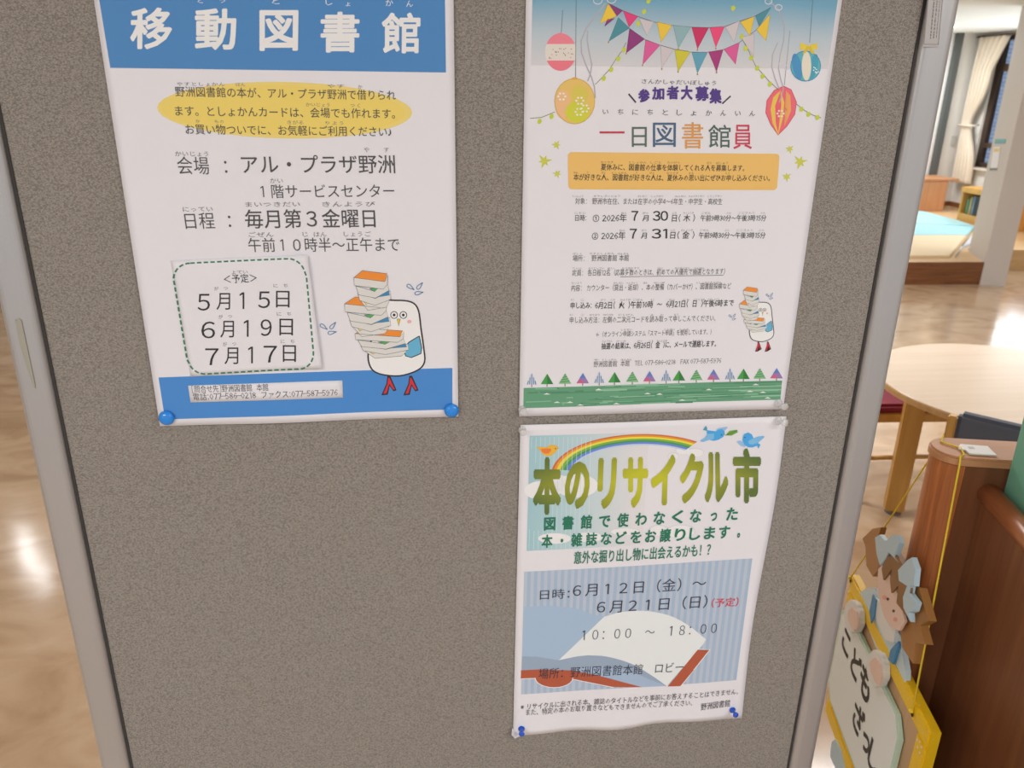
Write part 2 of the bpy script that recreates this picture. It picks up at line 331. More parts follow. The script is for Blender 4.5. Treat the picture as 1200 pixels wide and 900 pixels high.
# ================================================================ PRINT ENGINE: flat print on sheets pinned to the board
TEXTQ = []
class Poster:
    def __init__(s, name, label, corners, bend, cat='poster', parent=None, base=.0007, group=None):
        c = [B(*p) for p in corners]                       # tl, tr, br, bl
        s.bend, s.base, s.lay = bend, base, 0
        s.root = thing(name, label, cat, ((c[2].x + c[3].x) / 2, 0, min(c[2].y, c[3].y)), group) if parent is None else parent
        s.c = c
    def y(s, X, Z, lay): return -(s.base + s.bend(X, Z) + .0002 + .00003 * lay)
    def sheet(s, name, m, nx=40, nz=56, fn=None, parent=None, thick=.00028):
        bm = bmesh.new(); tl, tr, br, bl = s.c; g = []
        for j in range(nz + 1):
            v = j / nz; row = []
            for i in range(nx + 1):
                u = i / nx; P = tl.lerp(tr, u).lerp(bl.lerp(br, u), v)
                if fn: P = P + fn(u, v)
                row.append(bm.verts.new((P.x, -(s.base + s.bend(P.x, P.y)), P.y)))
            g.append(row)
        for j in range(nz):
            for i in range(nx): bm.faces.new((g[j][i], g[j + 1][i], g[j + 1][i + 1], g[j][i + 1]))
        me = bpy.data.meshes.new(name); bm.to_mesh(me); bm.free()
        o = link(name, me, m, parent or s.root, True, True); md = o.modifiers.new('thickness', 'SOLIDIFY'); md.thickness = thick; md.offset = -1
        return o
class Art:
    """a group of flat printed shapes on one poster -> one mesh"""
    def __init__(s, P, name, lay=1, parent=None): s.P, s.name, s.l, s.bm, s.mats, s.parent = P, name, lay, bmesh.new(), [], parent or P.root
    def mi(s, m):
        if m not in s.mats: s.mats.append(m)
        return s.mats.index(m)
    def poly(s, pts, m, refine=.014):
        if isinstance(m, tuple): m = ink(m)
        b2 = bmesh.new(); vs = []
        for p in pts:
            q = B(*p); vs.append(b2.verts.new((q.x, 0, q.y)))
        try: f = b2.faces.new(vs)
        except ValueError: return
        bmesh.ops.triangulate(b2, faces=[f])
        for _ in range(6):
            es = [e for e in b2.edges if e.calc_length() > refine]
            if not es: break
            bmesh.ops.subdivide_edges(b2, edges=es, cuts=1); bmesh.ops.triangulate(b2, faces=[f for f in b2.faces if len(f.verts) > 3])
        k = s.mi(m)
        for v in b2.verts: v.co.y = s.P.y(v.co.x, v.co.z, s.l)
        for f in b2.faces:
            f.material_index = k
            f.normal_update()
            if f.normal.y > 0: f.normal_flip()
        me = bpy.data.meshes.new('t'); b2.to_mesh(me); b2.free(); s.bm.from_mesh(me); bpy.data.meshes.remove(me)
        s.l += .25
    def line(s, pts, wpx, m):
        if isinstance(m, tuple): m = ink(m)
        k = s.mi(m); Q = [B(*p) for p in pts]; sc = (B(pts[0][0] + 1, pts[0][1]) - B(*pts[0])).length * wpx / 2; pr = None
        for i, q in enumerate(Q):
            t = (Q[min(i + 1, len(Q) - 1)] - Q[max(i - 1, 0)]); t = t.normalized() if t.length else Vector((1, 0)); n = Vector((-t.y, t.x)) * sc
            cur = [s.bm.verts.new((a.x, s.P.y(a.x, a.y, s.l), a.y)) for a in (q + n, q - n)]
            if pr: f = s.bm.faces.new((pr[0], cur[0], cur[1], pr[1])); f.material_index = k
            pr = cur
        s.l += .1
    def disc(s, cx, cy, rx, ry, m, rot=0, a0=0, a1=360, n=28):
        c, sn = math.cos(math.radians(rot)), math.sin(math.radians(rot)); pts = []
        cl = abs(a1 - a0) >= 360
        for k in range(n if cl else n + 1):
            a = math.radians(a0 + (a1 - a0) * k / n); x, y = rx * math.cos(a), ry * math.sin(a); pts.append((cx + x * c - y * sn, cy + x * sn + y * c))
        s.poly(pts, m)
    def ring(s, cx, cy, rx, ry, wpx, m, rot=0):
        c, sn = math.cos(math.radians(rot)), math.sin(math.radians(rot)); pts = []
        for k in range(25):
            a = 2 * math.pi * k / 24; x, y = rx * math.cos(a), ry * math.sin(a); pts.append((cx + x * c - y * sn, cy + x * sn + y * c))
        s.line(pts, wpx, m)
    def done(s):
        n_ = s.name
        me = bpy.data.meshes.new(s.name); s.bm.to_mesh(me); s.bm.free(); o = link(s.name, me, s.mats, s.parent)
        if n_ in ('garland_drawing', 'ribbon_drawing', 'pennant_beads', 'accent_strokes', 'dashed_border', 'bunting_string'): o['kind'] = 'stuff'
        return o
def text(P, part, rows, c, off=0.0, lay=4, parent=None):
    """rows: (string, x0, y0, x1, y1, glyph height) in photo pixels; or (string, 'box', x0, x1, y0, y1[, slant])"""
    TEXTQ.append((P, part, rows, c if not isinstance(c, tuple) else ink(c), off, lay, parent or P.root))
def wide(c):                       # digits and brackets are taken from the east asian set, then set half width
    return chr(ord(c) + 0xFEE0) if c in '0123456789:()[]-TELFAX' else c
def advance(c):
    if c == '1': return .46
    if c in '0123456789': return .57
    if c in '()[]': return .42
    if c in ':': return .34
    if c in '-': return .48
    if c in 'TELFAX': return .62
    if c == ' ': return .32
    return 1.0
GLYPH = {}
ONE = ([(.47, 0), (.55, 0), (.55, .735), (.47, .735), (.47, .735), (.33, .655), (.33, .575), (.47, .65)], [(0, 1, 2, 3), (4, 5, 6, 7)])
def need(c, neg, res): GLYPH.setdefault((wide(c), neg, res), None)
def make_glyphs():
    for k in GLYPH:
        if k[0] == '１': GLYPH[k] = ONE
    objs = {}
    for k in [k for k, v in GLYPH.items() if v is None and k[0] not in ' \u3000']:
        cu_ = bpy.data.curves.new('t', 'FONT'); cu_.body = k[0]; cu_.size = 1; cu_.offset = k[1]; cu_.resolution_u = k[2]
        objs[k] = bpy.data.objects.new('t', cu_); COL.objects.link(objs[k])
    dg = bpy.context.evaluated_depsgraph_get()
    for k, o_ in objs.items():
        me = bpy.data.meshes.new_from_object(o_.evaluated_get(dg)); GLYPH[k] = ([(v.co.x, v.co.y) for v in me.vertices], [tuple(p.vertices) for p in me.polygons])
        bpy.data.meshes.remove(me)
    for o_ in objs.values(): bpy.data.objects.remove(o_)
def flush_text():
    def key(q, r): return (min(q[4], 0), 3 if (r[1] == 'box' or r[5] > 9) else 1)
    for q in TEXTQ:
        for r in q[2]:
            for c in r[0]: need(c, *key(q, r))
    make_glyphs()
    for q in TEXTQ:
        P, part, rows, m, off, lay, par = q; off = max(off, 0); V, F = [], []
        for r in rows:
            gv, gf, pen = [], [], 0.0; k = key(q, r)
            for c in r[0]:
                ad = advance(c) if (r[1] != 'box' or len(r[0]) > 1) else 1.0; g = GLYPH.get((wide(c), *k))
                if g: n0 = len(gv); gx = [v[0] for v in g[0]]; sh = pen + (0 if ad == 1.0 else ad / 2 - (min(gx) + max(gx)) / 2); gv += [(x + sh, y) for x, y in g[0]]; gf += [tuple(i + n0 for i in f) for f in g[1]]
                pen += ad
            xs = [v[0] for v in gv]; ys = [v[1] for v in gv]; a, b2, ya, yb = min(xs) - off, max(xs) + off, min(ys) - off, max(ys) + off
            if r[1] == 'box':
                _, _, x0, x1, y0, y1 = r[:6]; sl = r[6] if len(r) > 6 else 0; ul, ur, dl = B(x0, y0), B(x1, y0), B(x0, y1); H = dl - ul; W = ur - ul
                def place(x, y):
                    u = (x - a) / (b2 - a); t = 1 - (y - ya) / (yb - ya); return ul + W * (u + sl * (.5 - t)) + H * t
            else:
                _, x0, y0, x1, y1, h = r; p, e = B(x0, y0), B(x1, y1); ax = e - p; up = Vector((-ax.y, ax.x)).normalized()
                kk = (B((x0 + x1) / 2, (y0 + y1) / 2 - h / 2) - B((x0 + x1) / 2, (y0 + y1) / 2 + h / 2)).length / .87
                def place(x, y): return p + ax * ((x - a) / (b2 - a)) + up * ((y - .355) * kk)
            nc = 0 if off < .004 else (4 if off < .02 else 8)
            for kc in range(nc + 1):        # a heavier weight is the glyph printed again, slightly shifted all round
                an = 2 * math.pi * (kc + .5) / max(nc, 1); dx, dy = (off * math.cos(an), off * math.sin(an)) if kc else (0, 0); n0 = len(V)
                for x, y in gv:
                    Q = place(x + dx, y + dy); V.append((Q.x, P.y(Q.x, Q.y, lay + kc * .5), Q.y))
                F += [tuple(i + n0 for i in f) for f in gf]
        me = bpy.data.meshes.new(part); me.from_pydata(V, [], F)
        o_t = link(part, me, m, par)
        if part == 'furigana' or len(rows) > 3 or rows[0][-1] < 9: o_t['kind'] = 'stuff'    # tiny characters nobody could pick apart

# ---------------------------------------------------------------- the bird with the pile of books, drawn on two posters
OUT = (45, 38, 42); PG = (214, 213, 210); OR = (240, 140, 50)
def bird_art(P, f, k, lay=6):
    """f maps drawing units to pixels, k = pixel size of one line unit; a plain white bird"""
    g = Art(P, 'bird_drawing', lay); T = lambda pts: [f(x, y) for x, y in pts]
    def smooth(pts, n=4):
        o_ = []; m_ = len(pts)
        for i in range(m_):
            p0_, p1_, p2_, p3_ = pts[(i - 1) % m_], pts[i], pts[(i + 1) % m_], pts[(i + 2) % m_]
            for j in range(n):
                t = j / n; o_.append(tuple(.5 * (2 * p1_[d] + (p2_[d] - p0_[d]) * t + (2 * p0_[d] - 5 * p1_[d] + 4 * p2_[d] - p3_[d]) * t * t + (3 * p1_[d] - p0_[d] - 3 * p2_[d] + p3_[d]) * t ** 3) for d in (0, 1)))
        return o_
    body = smooth([(330, 275), (400, 262), (480, 270), (515, 310), (528, 400), (542, 500), (546, 570), (510, 612), (420, 640), (320, 630), (275, 595), (265, 520), (300, 400)])
    for a in (360, 470): # legs
        g.poly(T([(a, 640), (a + 14, 640), (a + 46, 712), (a + 30, 718), (a + 12, 690), (a + 2, 735), (a - 30, 738), (a - 5, 680)]), OUT)
        g.poly(T([(a + 4, 650), (a + 10, 650), (a + 38, 707), (a + 30, 710), (a + 10, 680), (a - 4, 728), (a - 20, 730), (a, 682)]), (205, 45, 60))
    g.poly(T(body), (236, 234, 234)); g.line(T(body + body[:2]), 8 * k, OUT)
    wing = [(520, 440), (532, 500), (528, 528), (480, 548), (452, 540), (438, 505), (470, 470)]
    g.poly(T(wing), (100, 175, 210)); g.line(T(wing + wing[:1]), 5 * k, OUT)
    for ex in (394, 440):
        cx, cy = f(ex, 335); g.disc(cx, cy, 17 * k, 17 * k, (235, 233, 233)); g.ring(cx, cy, 17 * k, 17 * k, 4 * k, OUT); g.disc(cx, cy, 7 * k, 7 * k, OUT)
    g.poly(T([(409, 355), (425, 355), (417, 392)]), (225, 195, 60)); g.line(T([(409, 355), (425, 355), (417, 392), (409, 355)]), 2.5 * k, OUT)
    cx, cy = f(470, 368); g.disc(cx, cy, 11 * k, 9 * k, (235, 170, 175))
    for dx, dy, sc in ((0, 0, 1), (435, -200, 1)):
        for (cx0, cy0, r) in ((42, 396, 35), (88, 388, -50), (84, 424, -10)):
            pts = []
            for j in range(13):
                a = 2 * math.pi * j / 12; rr = 20 * (1 - .35 * math.cos(a)) ; x = 22 * math.cos(a); y = 11 * math.sin(a) * (1 - math.cos(a)) * .6
                c_, s_ = math.cos(math.radians(r)), math.sin(math.radians(r)); pts.append((cx0 + dx + x * c_ - y * s_, cy0 + dy + x * s_ + y * c_))
            g.line(T(pts), 4 * k, (85, 120, 165))
    g.done()
    g = Art(P, 'book_pile_drawing', lay + 5)
    def stack(ox, oy, sx_=1.0, sy_=1.0, cover=None):
        F = lambda pts: [f(193 + ox + (x - 193) * sx_, 113 + oy + (y - 113) * sy_) for x, y in pts]
        for pts, c in ((((222, 258), (262, 312), (355, 296), (372, 262), (298, 250)), PG), (((240, 262), (268, 275), (255, 284)), (235, 205, 110)),
                       (((213, 228), (300, 252), (375, 215), (378, 256), (298, 287), (222, 262)), PG), (((300, 246), (368, 214), (372, 235)), (60, 135, 185)),
                       (((203, 190), (290, 215), (360, 178), (368, 212), (300, 250), (216, 234)), PG), (((272, 203), (318, 197), (296, 219)), (80, 165, 95)),
                       (((193, 148), (348, 168), (362, 135), (360, 182), (340, 205), (195, 188)), PG), (((193, 148), (235, 113), (358, 128), (348, 168)), OR)):
            g.poly(F(pts), c); g.line(F(list(pts) + [pts[0]]), 2.2 * k, (95, 92, 92))
    stack(5, 290, 1.45, .75); stack(-47, 132, 1.25, 1.0); stack(0, 0)
    g.done()

# ================================================================ POSTER 1  (blue, travelling library)
def bend1(X, Z):
    u = (X + .27) / .3; zb = B(360, 492).y
    return .0009 + .0016 * (1 + math.sin(X * 18 + Z * 5)) * .5 + .0032 * max(0, 1 - (Z - zb) / .07) ** 2 * math.exp(-((u - .42) / .2) ** 2)
P1 = Poster('blue_library_poster', 'large poster with blue bands, yellow oval and white bird, left on the board', ((-44, -172+0), (529.5, -170), (537, 487), (188.5, 498)), bend1)
P1.c[0] = Vector((P1.c[3].x - .0005, P1.c[3].y + .42)); P1.c[1] = Vector((P1.c[2].x - .0005, P1.c[2].y + .42))
P1.sheet('paper_sheet', PAPER)
BLU = (72, 132, 192); BLU2 = (70, 135, 205)
def Xpix(P_, Z, Y=0):  # board point -> photo pixel
    v = Mw.transposed() @ (Vector((P_, Y, Z)) - CAMP); return (600 + FPX * v.x / v.z, 450 + FPX * v.y / v.z)
a = Art(P1, 'header_band', 1)
zt = P1.c[0].y - .008; bl_, br_ = B(130.5, 79.5), B(522.5, 85)
a.poly([Xpix(bl_.x - .001, zt), Xpix(br_.x, zt), (522.5, 85), (130.5, 79.5)], BLU); a.done()
a = Art(P1, 'footer_band', 1); a.poly([(187, 441), (530, 430), (530, 478.5), (194.5, 490)], BLU2); a.done()
a = Art(P1, 'yellow_oval', 1); a.disc(334, 129, 149, 33, (236, 208, 118), 1.2, n=40); a.disc(332, 129, 143, 29, (238, 206, 105), 1.2, n=40); a.done()
text(P1, 'headline', [(c, 'box', *q) for c, q in zip('移動図書館', ((153.5, 203, 9, 58), (229, 278, 10, 59), (304.5, 350.5, 12, 60), (376, 422, 14, 62), (447.5, 493, 15, 63)))], (240, 238, 240), .026, 5)
text(P1, 'furigana', [('う', 258, 1, 265, 1, 6), ('ど', 232, 1, 240, 1, 6), ('と', 319, 2, 328, 2, 7), ('し', 382, 3, 390, 3, 8), ('ょ', 405, 5, 411, 5, 6), ('か', 452, 4, 461, 4, 8), ('ん', 476, 5, 484, 5, 8)], (225, 228, 235), .0, 5)
K = (72, 68, 70)
text(P1, 'text_line', [('野洲図書館の本が、アル・プラザ野洲で借りられ', 206, 107.5, 464, 112, 11)], K, .004)
text(P1, 'text_line', [('ます。としょかんカードは、会場でも作れます。', 206, 130, 463, 133.5, 11)], K, .004)
text(P1, 'text_line', [('お買い物ついでに、お気軽にご利用ください♪', 218, 151.5, 459, 154.5, 11)], K, .004)
KR = (120, 116, 118)
text(P1, 'furigana', [('やすとしょかん', 208, 98.5, 264, 99, 4.6), ('ほん', 277, 99, 288, 99.3, 4.6), ('やす', 384, 101, 404, 101.3, 4.6), ('か', 420, 102, 425, 102, 4.6), ('かいじょう', 359, 122.6, 387, 123, 4.6), ('つく', 411, 123.5, 422, 123.7, 4.6),
     ('か', 230, 142, 235, 142, 4.6), ('もの', 252, 142.3, 263, 142.5, 4.6), ('きがる', 337, 143.4, 356, 143.6, 4.6), ('りよう', 382, 144, 403, 144.4, 4.6)], KR, .0)
K2 = (76, 72, 74)
text(P1, 'text_line', [('会場', 208.5, 194, 245.5, 194.5, 19.5), ('：', 263.5, 194.5, 266.5, 194.5, 19)], K2, -.002)
text(P1, 'text_line', [('アル・プラザ野洲', 283.5, 193, 463, 192.5, 20.5)], K2, .004)
text(P1, 'text_line', [('１階サービスセンター', 306, 224.5, 462, 223.5, 15)], K2, .0)
text(P1, 'text_line', [('日程', 217.5, 259, 252, 258.5, 18), ('：', 268, 258.2, 271, 258.2, 18)], K2, -.002)
text(P1, 'text_line', [('毎月第３金曜日', 287.5, 257, 440, 255.8, 20.5)], K2, .006)
text(P1, 'text_line', [('午前１０時半～正午まで', 291.5, 287.2, 468, 286.2, 15.5)], K2, .0)
text(P1, 'furigana', [('かいじょう', 206, 180, 245, 180.5, 6), ('や', 427, 175.3, 433, 175.3, 6), ('す', 450, 175.5, 456, 175.5, 6), ('かい', 317, 211.5, 332, 211.7, 6), ('にってい', 215, 245, 250, 244.7, 6),
     ('まいつきだい', 288, 239.5, 352, 239, 6), ('きんようび', 378, 239.2, 440, 238.8, 6), ('ごぜん', 292, 274.8, 321, 274.6, 6), ('じ', 355, 274.4, 361, 274.4, 6), ('はん', 368, 274.3, 383, 274.2, 6), ('しょうご', 403, 274, 435, 273.8, 6)], KR, .0)
bird_art(P1, lambda x, y: (370 + x * .2334, 290 + y * .2334), .2334)
# pasted slip with the dates, its right side lifting off
sl = [(201, 304.5), (361, 298), (378, 430), (224.5, 440)]
c0 = B(361, 298).x
def bends(X, Z): return bend1(X, Z) + .0007 + .0035 * max(0, (X - (c0 - .05)) / .055) ** 2
PS = Poster('x', '', sl, bends, parent=P1.root)
slip = PS.sheet('pasted_slip', PAPER, 24, 20)
slip['label'] = 'white slip of dates pasted on, edged with green dashes'
a = Art(PS, 'dashed_border', 1, slip)
path = [(224, 307), (339, 302)]; 
def arc(c, r0, r1, n=8):
    return [(c[0] + (r0[0] * math.cos(t) + r1[0] * math.sin(t)), c[1] + (r0[1] * math.cos(t) + r1[1] * math.sin(t))) for t in [math.pi / 2 * k / n for k in range(1, n)]]
path = [(224, 307.5), (339, 302.3)] + arc((340.5, 322), (-1.5, -19.7), (18.5, 0)) + [(360, 323), (368, 411)] + arc((351, 412), (17, -1), (1, 19)) + [(352, 431), (243, 436.8)] + arc((241, 420), (2, 16.8), (-19, 1)) + [(220.5, 420), (204.5, 325)] + arc((223, 325), (-18.5, 0), (1, -17.5)) + [(224, 307.5)]
def dashes(path, on, gap):
    out, cur, left, pen = [], [path[0]], on, True
    for p, q_ in zip(path, path[1:]):
        L_ = math.dist(p, q_); d = 0
        while L_ - d > left:
            d += left; x = (p[0] + (q_[0] - p[0]) * d / L_, p[1] + (q_[1] - p[1]) * d / L_)
            if pen: cur.append(x); out.append(cur)
            pen = not pen; left = on if pen else gap; cur = [x]
        left -= L_ - d
        if pen: cur.append(q_)
    return out
for dsh in dashes(path, 5.2, 2.6): a.line(dsh, 1.9, (50, 120, 85))
a.done()
K3 = (45, 42, 46)
def date_row(chars, xs, yl, yr, h=19.5):
    rows = []
    for c, (x0, x1) in zip(chars, xs):
        y = yl + (yr - yl) * ((x0 + x1) / 2 - 232) / 110; rows.append((c, 'box', x0, x1, y - h / 2, y + h / 2))
    return rows
text(PS, 'text_line', date_row('5月15日', ((232.5, 247), (254.5, 270.5), (281.5, 287), (303, 317), (324, 340)), 353.5, 349.3), K3, .0, 2, slip)
text(PS, 'text_line', date_row('6月19日', ((237, 253), (259, 275), (286.5, 292), (306, 319), (328, 344)), 386, 382), K3, .0, 2, slip)
text(PS, 'text_line', date_row('7月17日', ((241.5, 257), (264, 280), (291.5, 297), (309.5, 325), (332, 347.5)), 417.5, 413), K3, .0, 2, slip)
text(PS, 'text_line', [('＜予定＞', 263, 326.8, 301.5, 325, 9.5)], K3, .004, 2, slip)
text(PS, 'furigana', [('よてい', 272, 318.8, 291, 318, 4.5), ('が', 252, 337.5, 257, 337.3, 4.5), ('つ', 263, 337, 268, 337, 4.5), ('に', 321, 334.2, 326, 334, 4.5), ('ち', 333, 334, 338, 333.8, 4.5),
     ('が', 257, 370.5, 262, 370.3, 4.5), ('つ', 268, 370, 273, 370, 4.5), ('に', 325, 367.2, 330, 367, 4.5), ('ち', 337, 367, 342, 366.8, 4.5), ('が', 262, 402.5, 267, 402.3, 4.5), ('つ', 273, 402, 278, 402, 4.5), ('に', 329.5, 399.2, 334, 399, 4.5), ('ち', 341, 399, 346, 398.8, 4.5)], KR, .0, 2, slip)
def bendc(X, Z): return bend1(X, Z) + .0006
PC = Poster('x', '', [(221.5, 450.5), (401.5, 445), (402.2, 464.8), (224.5, 470)], bendc, parent=P1.root)
cs = PC.sheet('contact_strip', PAPER, 20, 3)
text(PC, 'text_line', [('[問合せ先]野洲図書館  本館', 226, 455, 315, 452.6, 8)], (88, 84, 86), .0, 2, cs)
text(PC, 'text_line', [('電話:077-586-0218  ファクス:077-587-5976', 227.5, 463.8, 396, 458.8, 8)], (88, 84, 86), .0, 2, cs)

# ================================================================ POSTER 2  (one-day librarian)
def bend2(X, Z): return .0008 + .0014 * (1 + math.sin(X * 22 - Z * 7 + 1)) * .5
P2 = Poster('bunting_poster', 'tall poster with painted bunting, ornaments and a green foot band, upper right of the board', ((613, -10), (987, -10), (916.5, 478.5), (608, 487)), bend2)
P2.c[0] = Vector((P2.c[3].x - .001, P2.c[3].y + .42)); P2.c[1] = Vector((P2.c[2].x, P2.c[2].y + .42))
P2.sheet('paper_sheet', PAPER)
gm = mat('sky_wash', (120, 170, 195), .6); b = gm.node_tree.nodes['Principled BSDF']
tc = N(gm, 'ShaderNodeTexCoord'); sp = N(gm, 'ShaderNodeSeparateXYZ'); L(gm, tc.outputs['Object'], sp.inputs[0]); mr = N(gm, 'ShaderNodeMapRange')
zg = B(780, 79).y - P2.c[3].y; mr.inputs['From Min'].default_value = zg; mr.inputs['From Max'].default_value = zg + .085; L(gm, sp.outputs[2], mr.inputs[0])
nz = N(gm, 'ShaderNodeTexNoise', Scale=9.0, Detail=2.0); L(gm, tc.outputs['Object'], nz.inputs['Vector']); ad = N(gm, 'ShaderNodeMath', operation='MULTIPLY_ADD'); L(gm, nz.outputs[0], ad.inputs[0]); ad.inputs[1].default_value = .12; L(gm, mr.outputs[0], ad.inputs[2])
rp = ramp(gm, [(.05, rgb((222, 219, 222))), (.4, rgb((190, 205, 215))), (.72, rgb((118, 172, 200))), (1.0, rgb((92, 150, 186)))]); L(gm, ad.outputs[0], rp.inputs[0]); L(gm, rp.outputs[0], b.inputs['Base Color'])
bl_, br_ = B(622, 76.5), B(969, 81)
a = Art(P2, 'sky_band', 1); a.poly([Xpix(bl_.x, P2.c[0].y - .008), Xpix(br_.x, P2.c[0].y - .008), (969, 81), (622, 76.5)], gm); a.done()
z5 = lambda pts: [(600 + x * .2, y * .2) for x, y in pts]
z6 = lambda pts: [(780 + x * .2, y * .2) for x, y in pts]
a = Art(P2, 'ornament_drawing', 2)      # the four hanging ornaments
a.line(z5([(295, 60), (286, 205)]), .7, (95, 110, 125))
a.disc(656.6, 61, 18.2, 22, (222, 214, 205)); a.disc(656.6, 61, 18.2, 22, (238, 130, 145), 0, 205, 335); a.disc(656.6, 61, 18.2, 22, (232, 120, 135), 0, 27, 153); a.disc(656.6, 40.5, 3, 2, (238, 130, 145))
for k in range(22): a.disc(641 + random.random() * 32, 56 + random.random() * 13, .7, .6, random.choice(((150, 110, 120), (90, 90, 120), (205, 110, 120))), n=6)
a.done(); a = Art(P2, 'ornament_drawing', 2); a.line(z5([(374, -20), (370, 460)]), .7, (95, 110, 125)); a.disc(673, 118.5, 23.4, 26.5, (226, 190, 105)); a.disc(673, 92, 3.4, 1.6, (224, 170, 90)); a.disc(659, 122, 9, 17, (232, 185, 135)); a.disc(676, 131, 14, 12.5, (205, 205, 60)); a.disc(679, 111, 10, 11, (214, 196, 85)); a.ring(673, 118.5, 23.4, 26.5, .8, (205, 165, 70))
for cx, cy in ((658, 113), (679, 118), (685, 127), (678, 131)):
    for k in range(6): a.disc(cx + 4 * math.cos(k * 1.047), cy + 4 * math.sin(k * 1.047), 1.4, 1.2, (238, 232, 215), n=8)
a.done(); a = Art(P2, 'ornament_drawing', 2); a.line(z6([(858, -30), (838, 250)]), .7, (90, 110, 130)); a.disc(943, 77.5, 17.6, 17.6, (92, 175, 190)); a.disc(933, 78, 5.5, 15.5, (72, 145, 195), -12); a.disc(952, 78, 5, 15, (70, 160, 185), 12); a.disc(944, 77.5, 5.6, 17, (226, 218, 200)); a.ring(943, 77.5, 17.6, 17.6, .8, (60, 130, 170))
for k in range(8): a.disc(952 + random.random() * 7, 78 + random.random() * 8, .9, .8, (225, 235, 240), n=6)
a.poly(z6([(783, 250), (832, 268), (882, 252), (884, 292), (835, 285), (782, 295)]), (225, 200, 60)); a.poly(z6([(820, 272), (845, 272), (872, 318), (850, 314), (832, 290), (812, 312), (795, 318)]), (215, 188, 50))
rd = [(685, 505), (730, 525), (762, 600), (752, 670), (705, 740), (655, 790), (612, 730), (582, 660), (588, 590), (630, 530)]
a.done(); a = Art(P2, 'ornament_drawing', 2); a.line(z6([(722, 180), (690, 500)]), .6, (140, 140, 150)); a.poly(z6(rd), (235, 105, 120)); a.poly(z6([(668, 530), (690, 600), (680, 700), (655, 790), (622, 720), (610, 640), (625, 570)]), (228, 195, 80)); a.poly(z6([(668, 530), (672, 620), (655, 780), (640, 720), (636, 620)]), (238, 95, 115)); a.poly(z6([(700, 530), (725, 560), (730, 650), (690, 740), (708, 640)]), (238, 165, 95)); a.line(z6(rd + rd[:1]), .8, (205, 80, 95))
for k in range(6): a.disc(913.6 + 3.6 * math.cos(k * 1.047), 133 + 3.6 * math.sin(k * 1.047), 1.3, 1.1, (245, 225, 225), n=8)
a.done()
a = Art(P2, 'ribbon_drawing', 3); RB = (176, 172, 182)
for p in ([(545, 20), (490, 90), (430, 170), (402, 240), (405, 310), (430, 380), (462, 450), (480, 510), (485, 575)], [(440, 180), (438, 240), (450, 310), (465, 380), (455, 440), (440, 475)]): a.line(z5(p), 1.5, RB)
for p in ([(600, 10), (650, 50), (690, 150), (685, 240), (665, 320), (655, 400), (670, 470), (685, 520), (672, 570), (660, 600)], [(650, 250), (620, 320), (615, 390), (635, 460), (660, 520)]): a.line(z6(p), 1.2, RB)
for cx, cy, r in ((700, 1, 5), (716, 0, 5), (899, 2, 4), (911, 9, 4), (915, 75, 3), (921, 79, 3)): a.ring(cx, cy, r, r * .8, 1, (205, 205, 215))
a.done()
a = Art(P2, 'garland_drawing', 3); GL = (120, 125, 70); LF = (195, 205, 60)
for p in ([(665, 250), (640, 300), (610, 340), (565, 410), (520, 460), (485, 495)], [(250, 655), (215, 670), (170, 688), (105, 693)]): a.line(z5(p), .7, GL)
for p in ([(430, 210), (480, 300), (520, 385), (560, 430), (600, 475), (655, 525)], [(762, 610), (810, 648), (860, 675), (905, 690)]): a.line(z6(p), .7, GL)
for x, y in z5([(535, 460), (578, 408), (620, 345), (652, 293), (160, 710), (230, 682), (735, 140), (770, 70), (795, 8)]) + z6([(495, 340), (530, 400), (562, 447), (605, 493), (790, 640), (832, 670), (885, 688), (438, 215), (388, 50), (462, 285)]): a.disc(x, y, 2.4, 3.2, LF, 20, n=10)
a.done()
a = Art(P2, 'bunting_drawing', 3)
YE, PU, MG, TE, GY, CR, PK, OL, BE = (232, 195, 60), (140, 50, 120), (222, 60, 120), (75, 140, 155), (205, 196, 200), (200, 40, 95), (215, 90, 150), (205, 195, 50), (95, 160, 185)
GY2 = (140, 175, 182)
a.name = 'bunting_string'; a.line(z5([(560, 20), (650, 65), (735, 98), (825, 130), (932, 150), (1020, 158)]), .6, (90, 90, 110)); a.line(z5([(620, 105), (685, 168), (775, 232), (862, 265), (948, 290), (1030, 302)]), .6, (90, 90, 110))
a.line(z6([(40, 150), (140, 160), (245, 163), (338, 157), (425, 126), (512, 98), (610, 45)]), .6, (90, 90, 110)); a.line(z6([(48, 292), (138, 306), (240, 307), (330, 292), (425, 250), (520, 180), (605, 85)]), .6, (90, 90, 110)); a.done()
for p, c in (([(560, 22), (610, 95), (512, 140)], YE), ([(568, 25), (645, 65), (612, 95)], PU), ([(540, 155), (598, 108), (555, 115)], PU), ([(648, 65), (735, 98), (682, 160)], MG), ([(740, 108), (825, 130), (785, 210)], GY), ([(845, 130), (932, 150), (868, 250)], YE),
             ([(620, 105), (685, 165), (562, 245)], TE), ([(685, 170), (772, 230), (665, 312)], PU), ([(778, 235), (862, 265), (760, 380)], PK), ([(865, 268), (940, 290), (872, 400)], GY)): a = Art(P2, 'pennant_drawing', 3.5); a.poly(z5(p), c); a.line(z5(p + p[:1]), .5, tuple(int(v * .75) for v in c)); a.done()
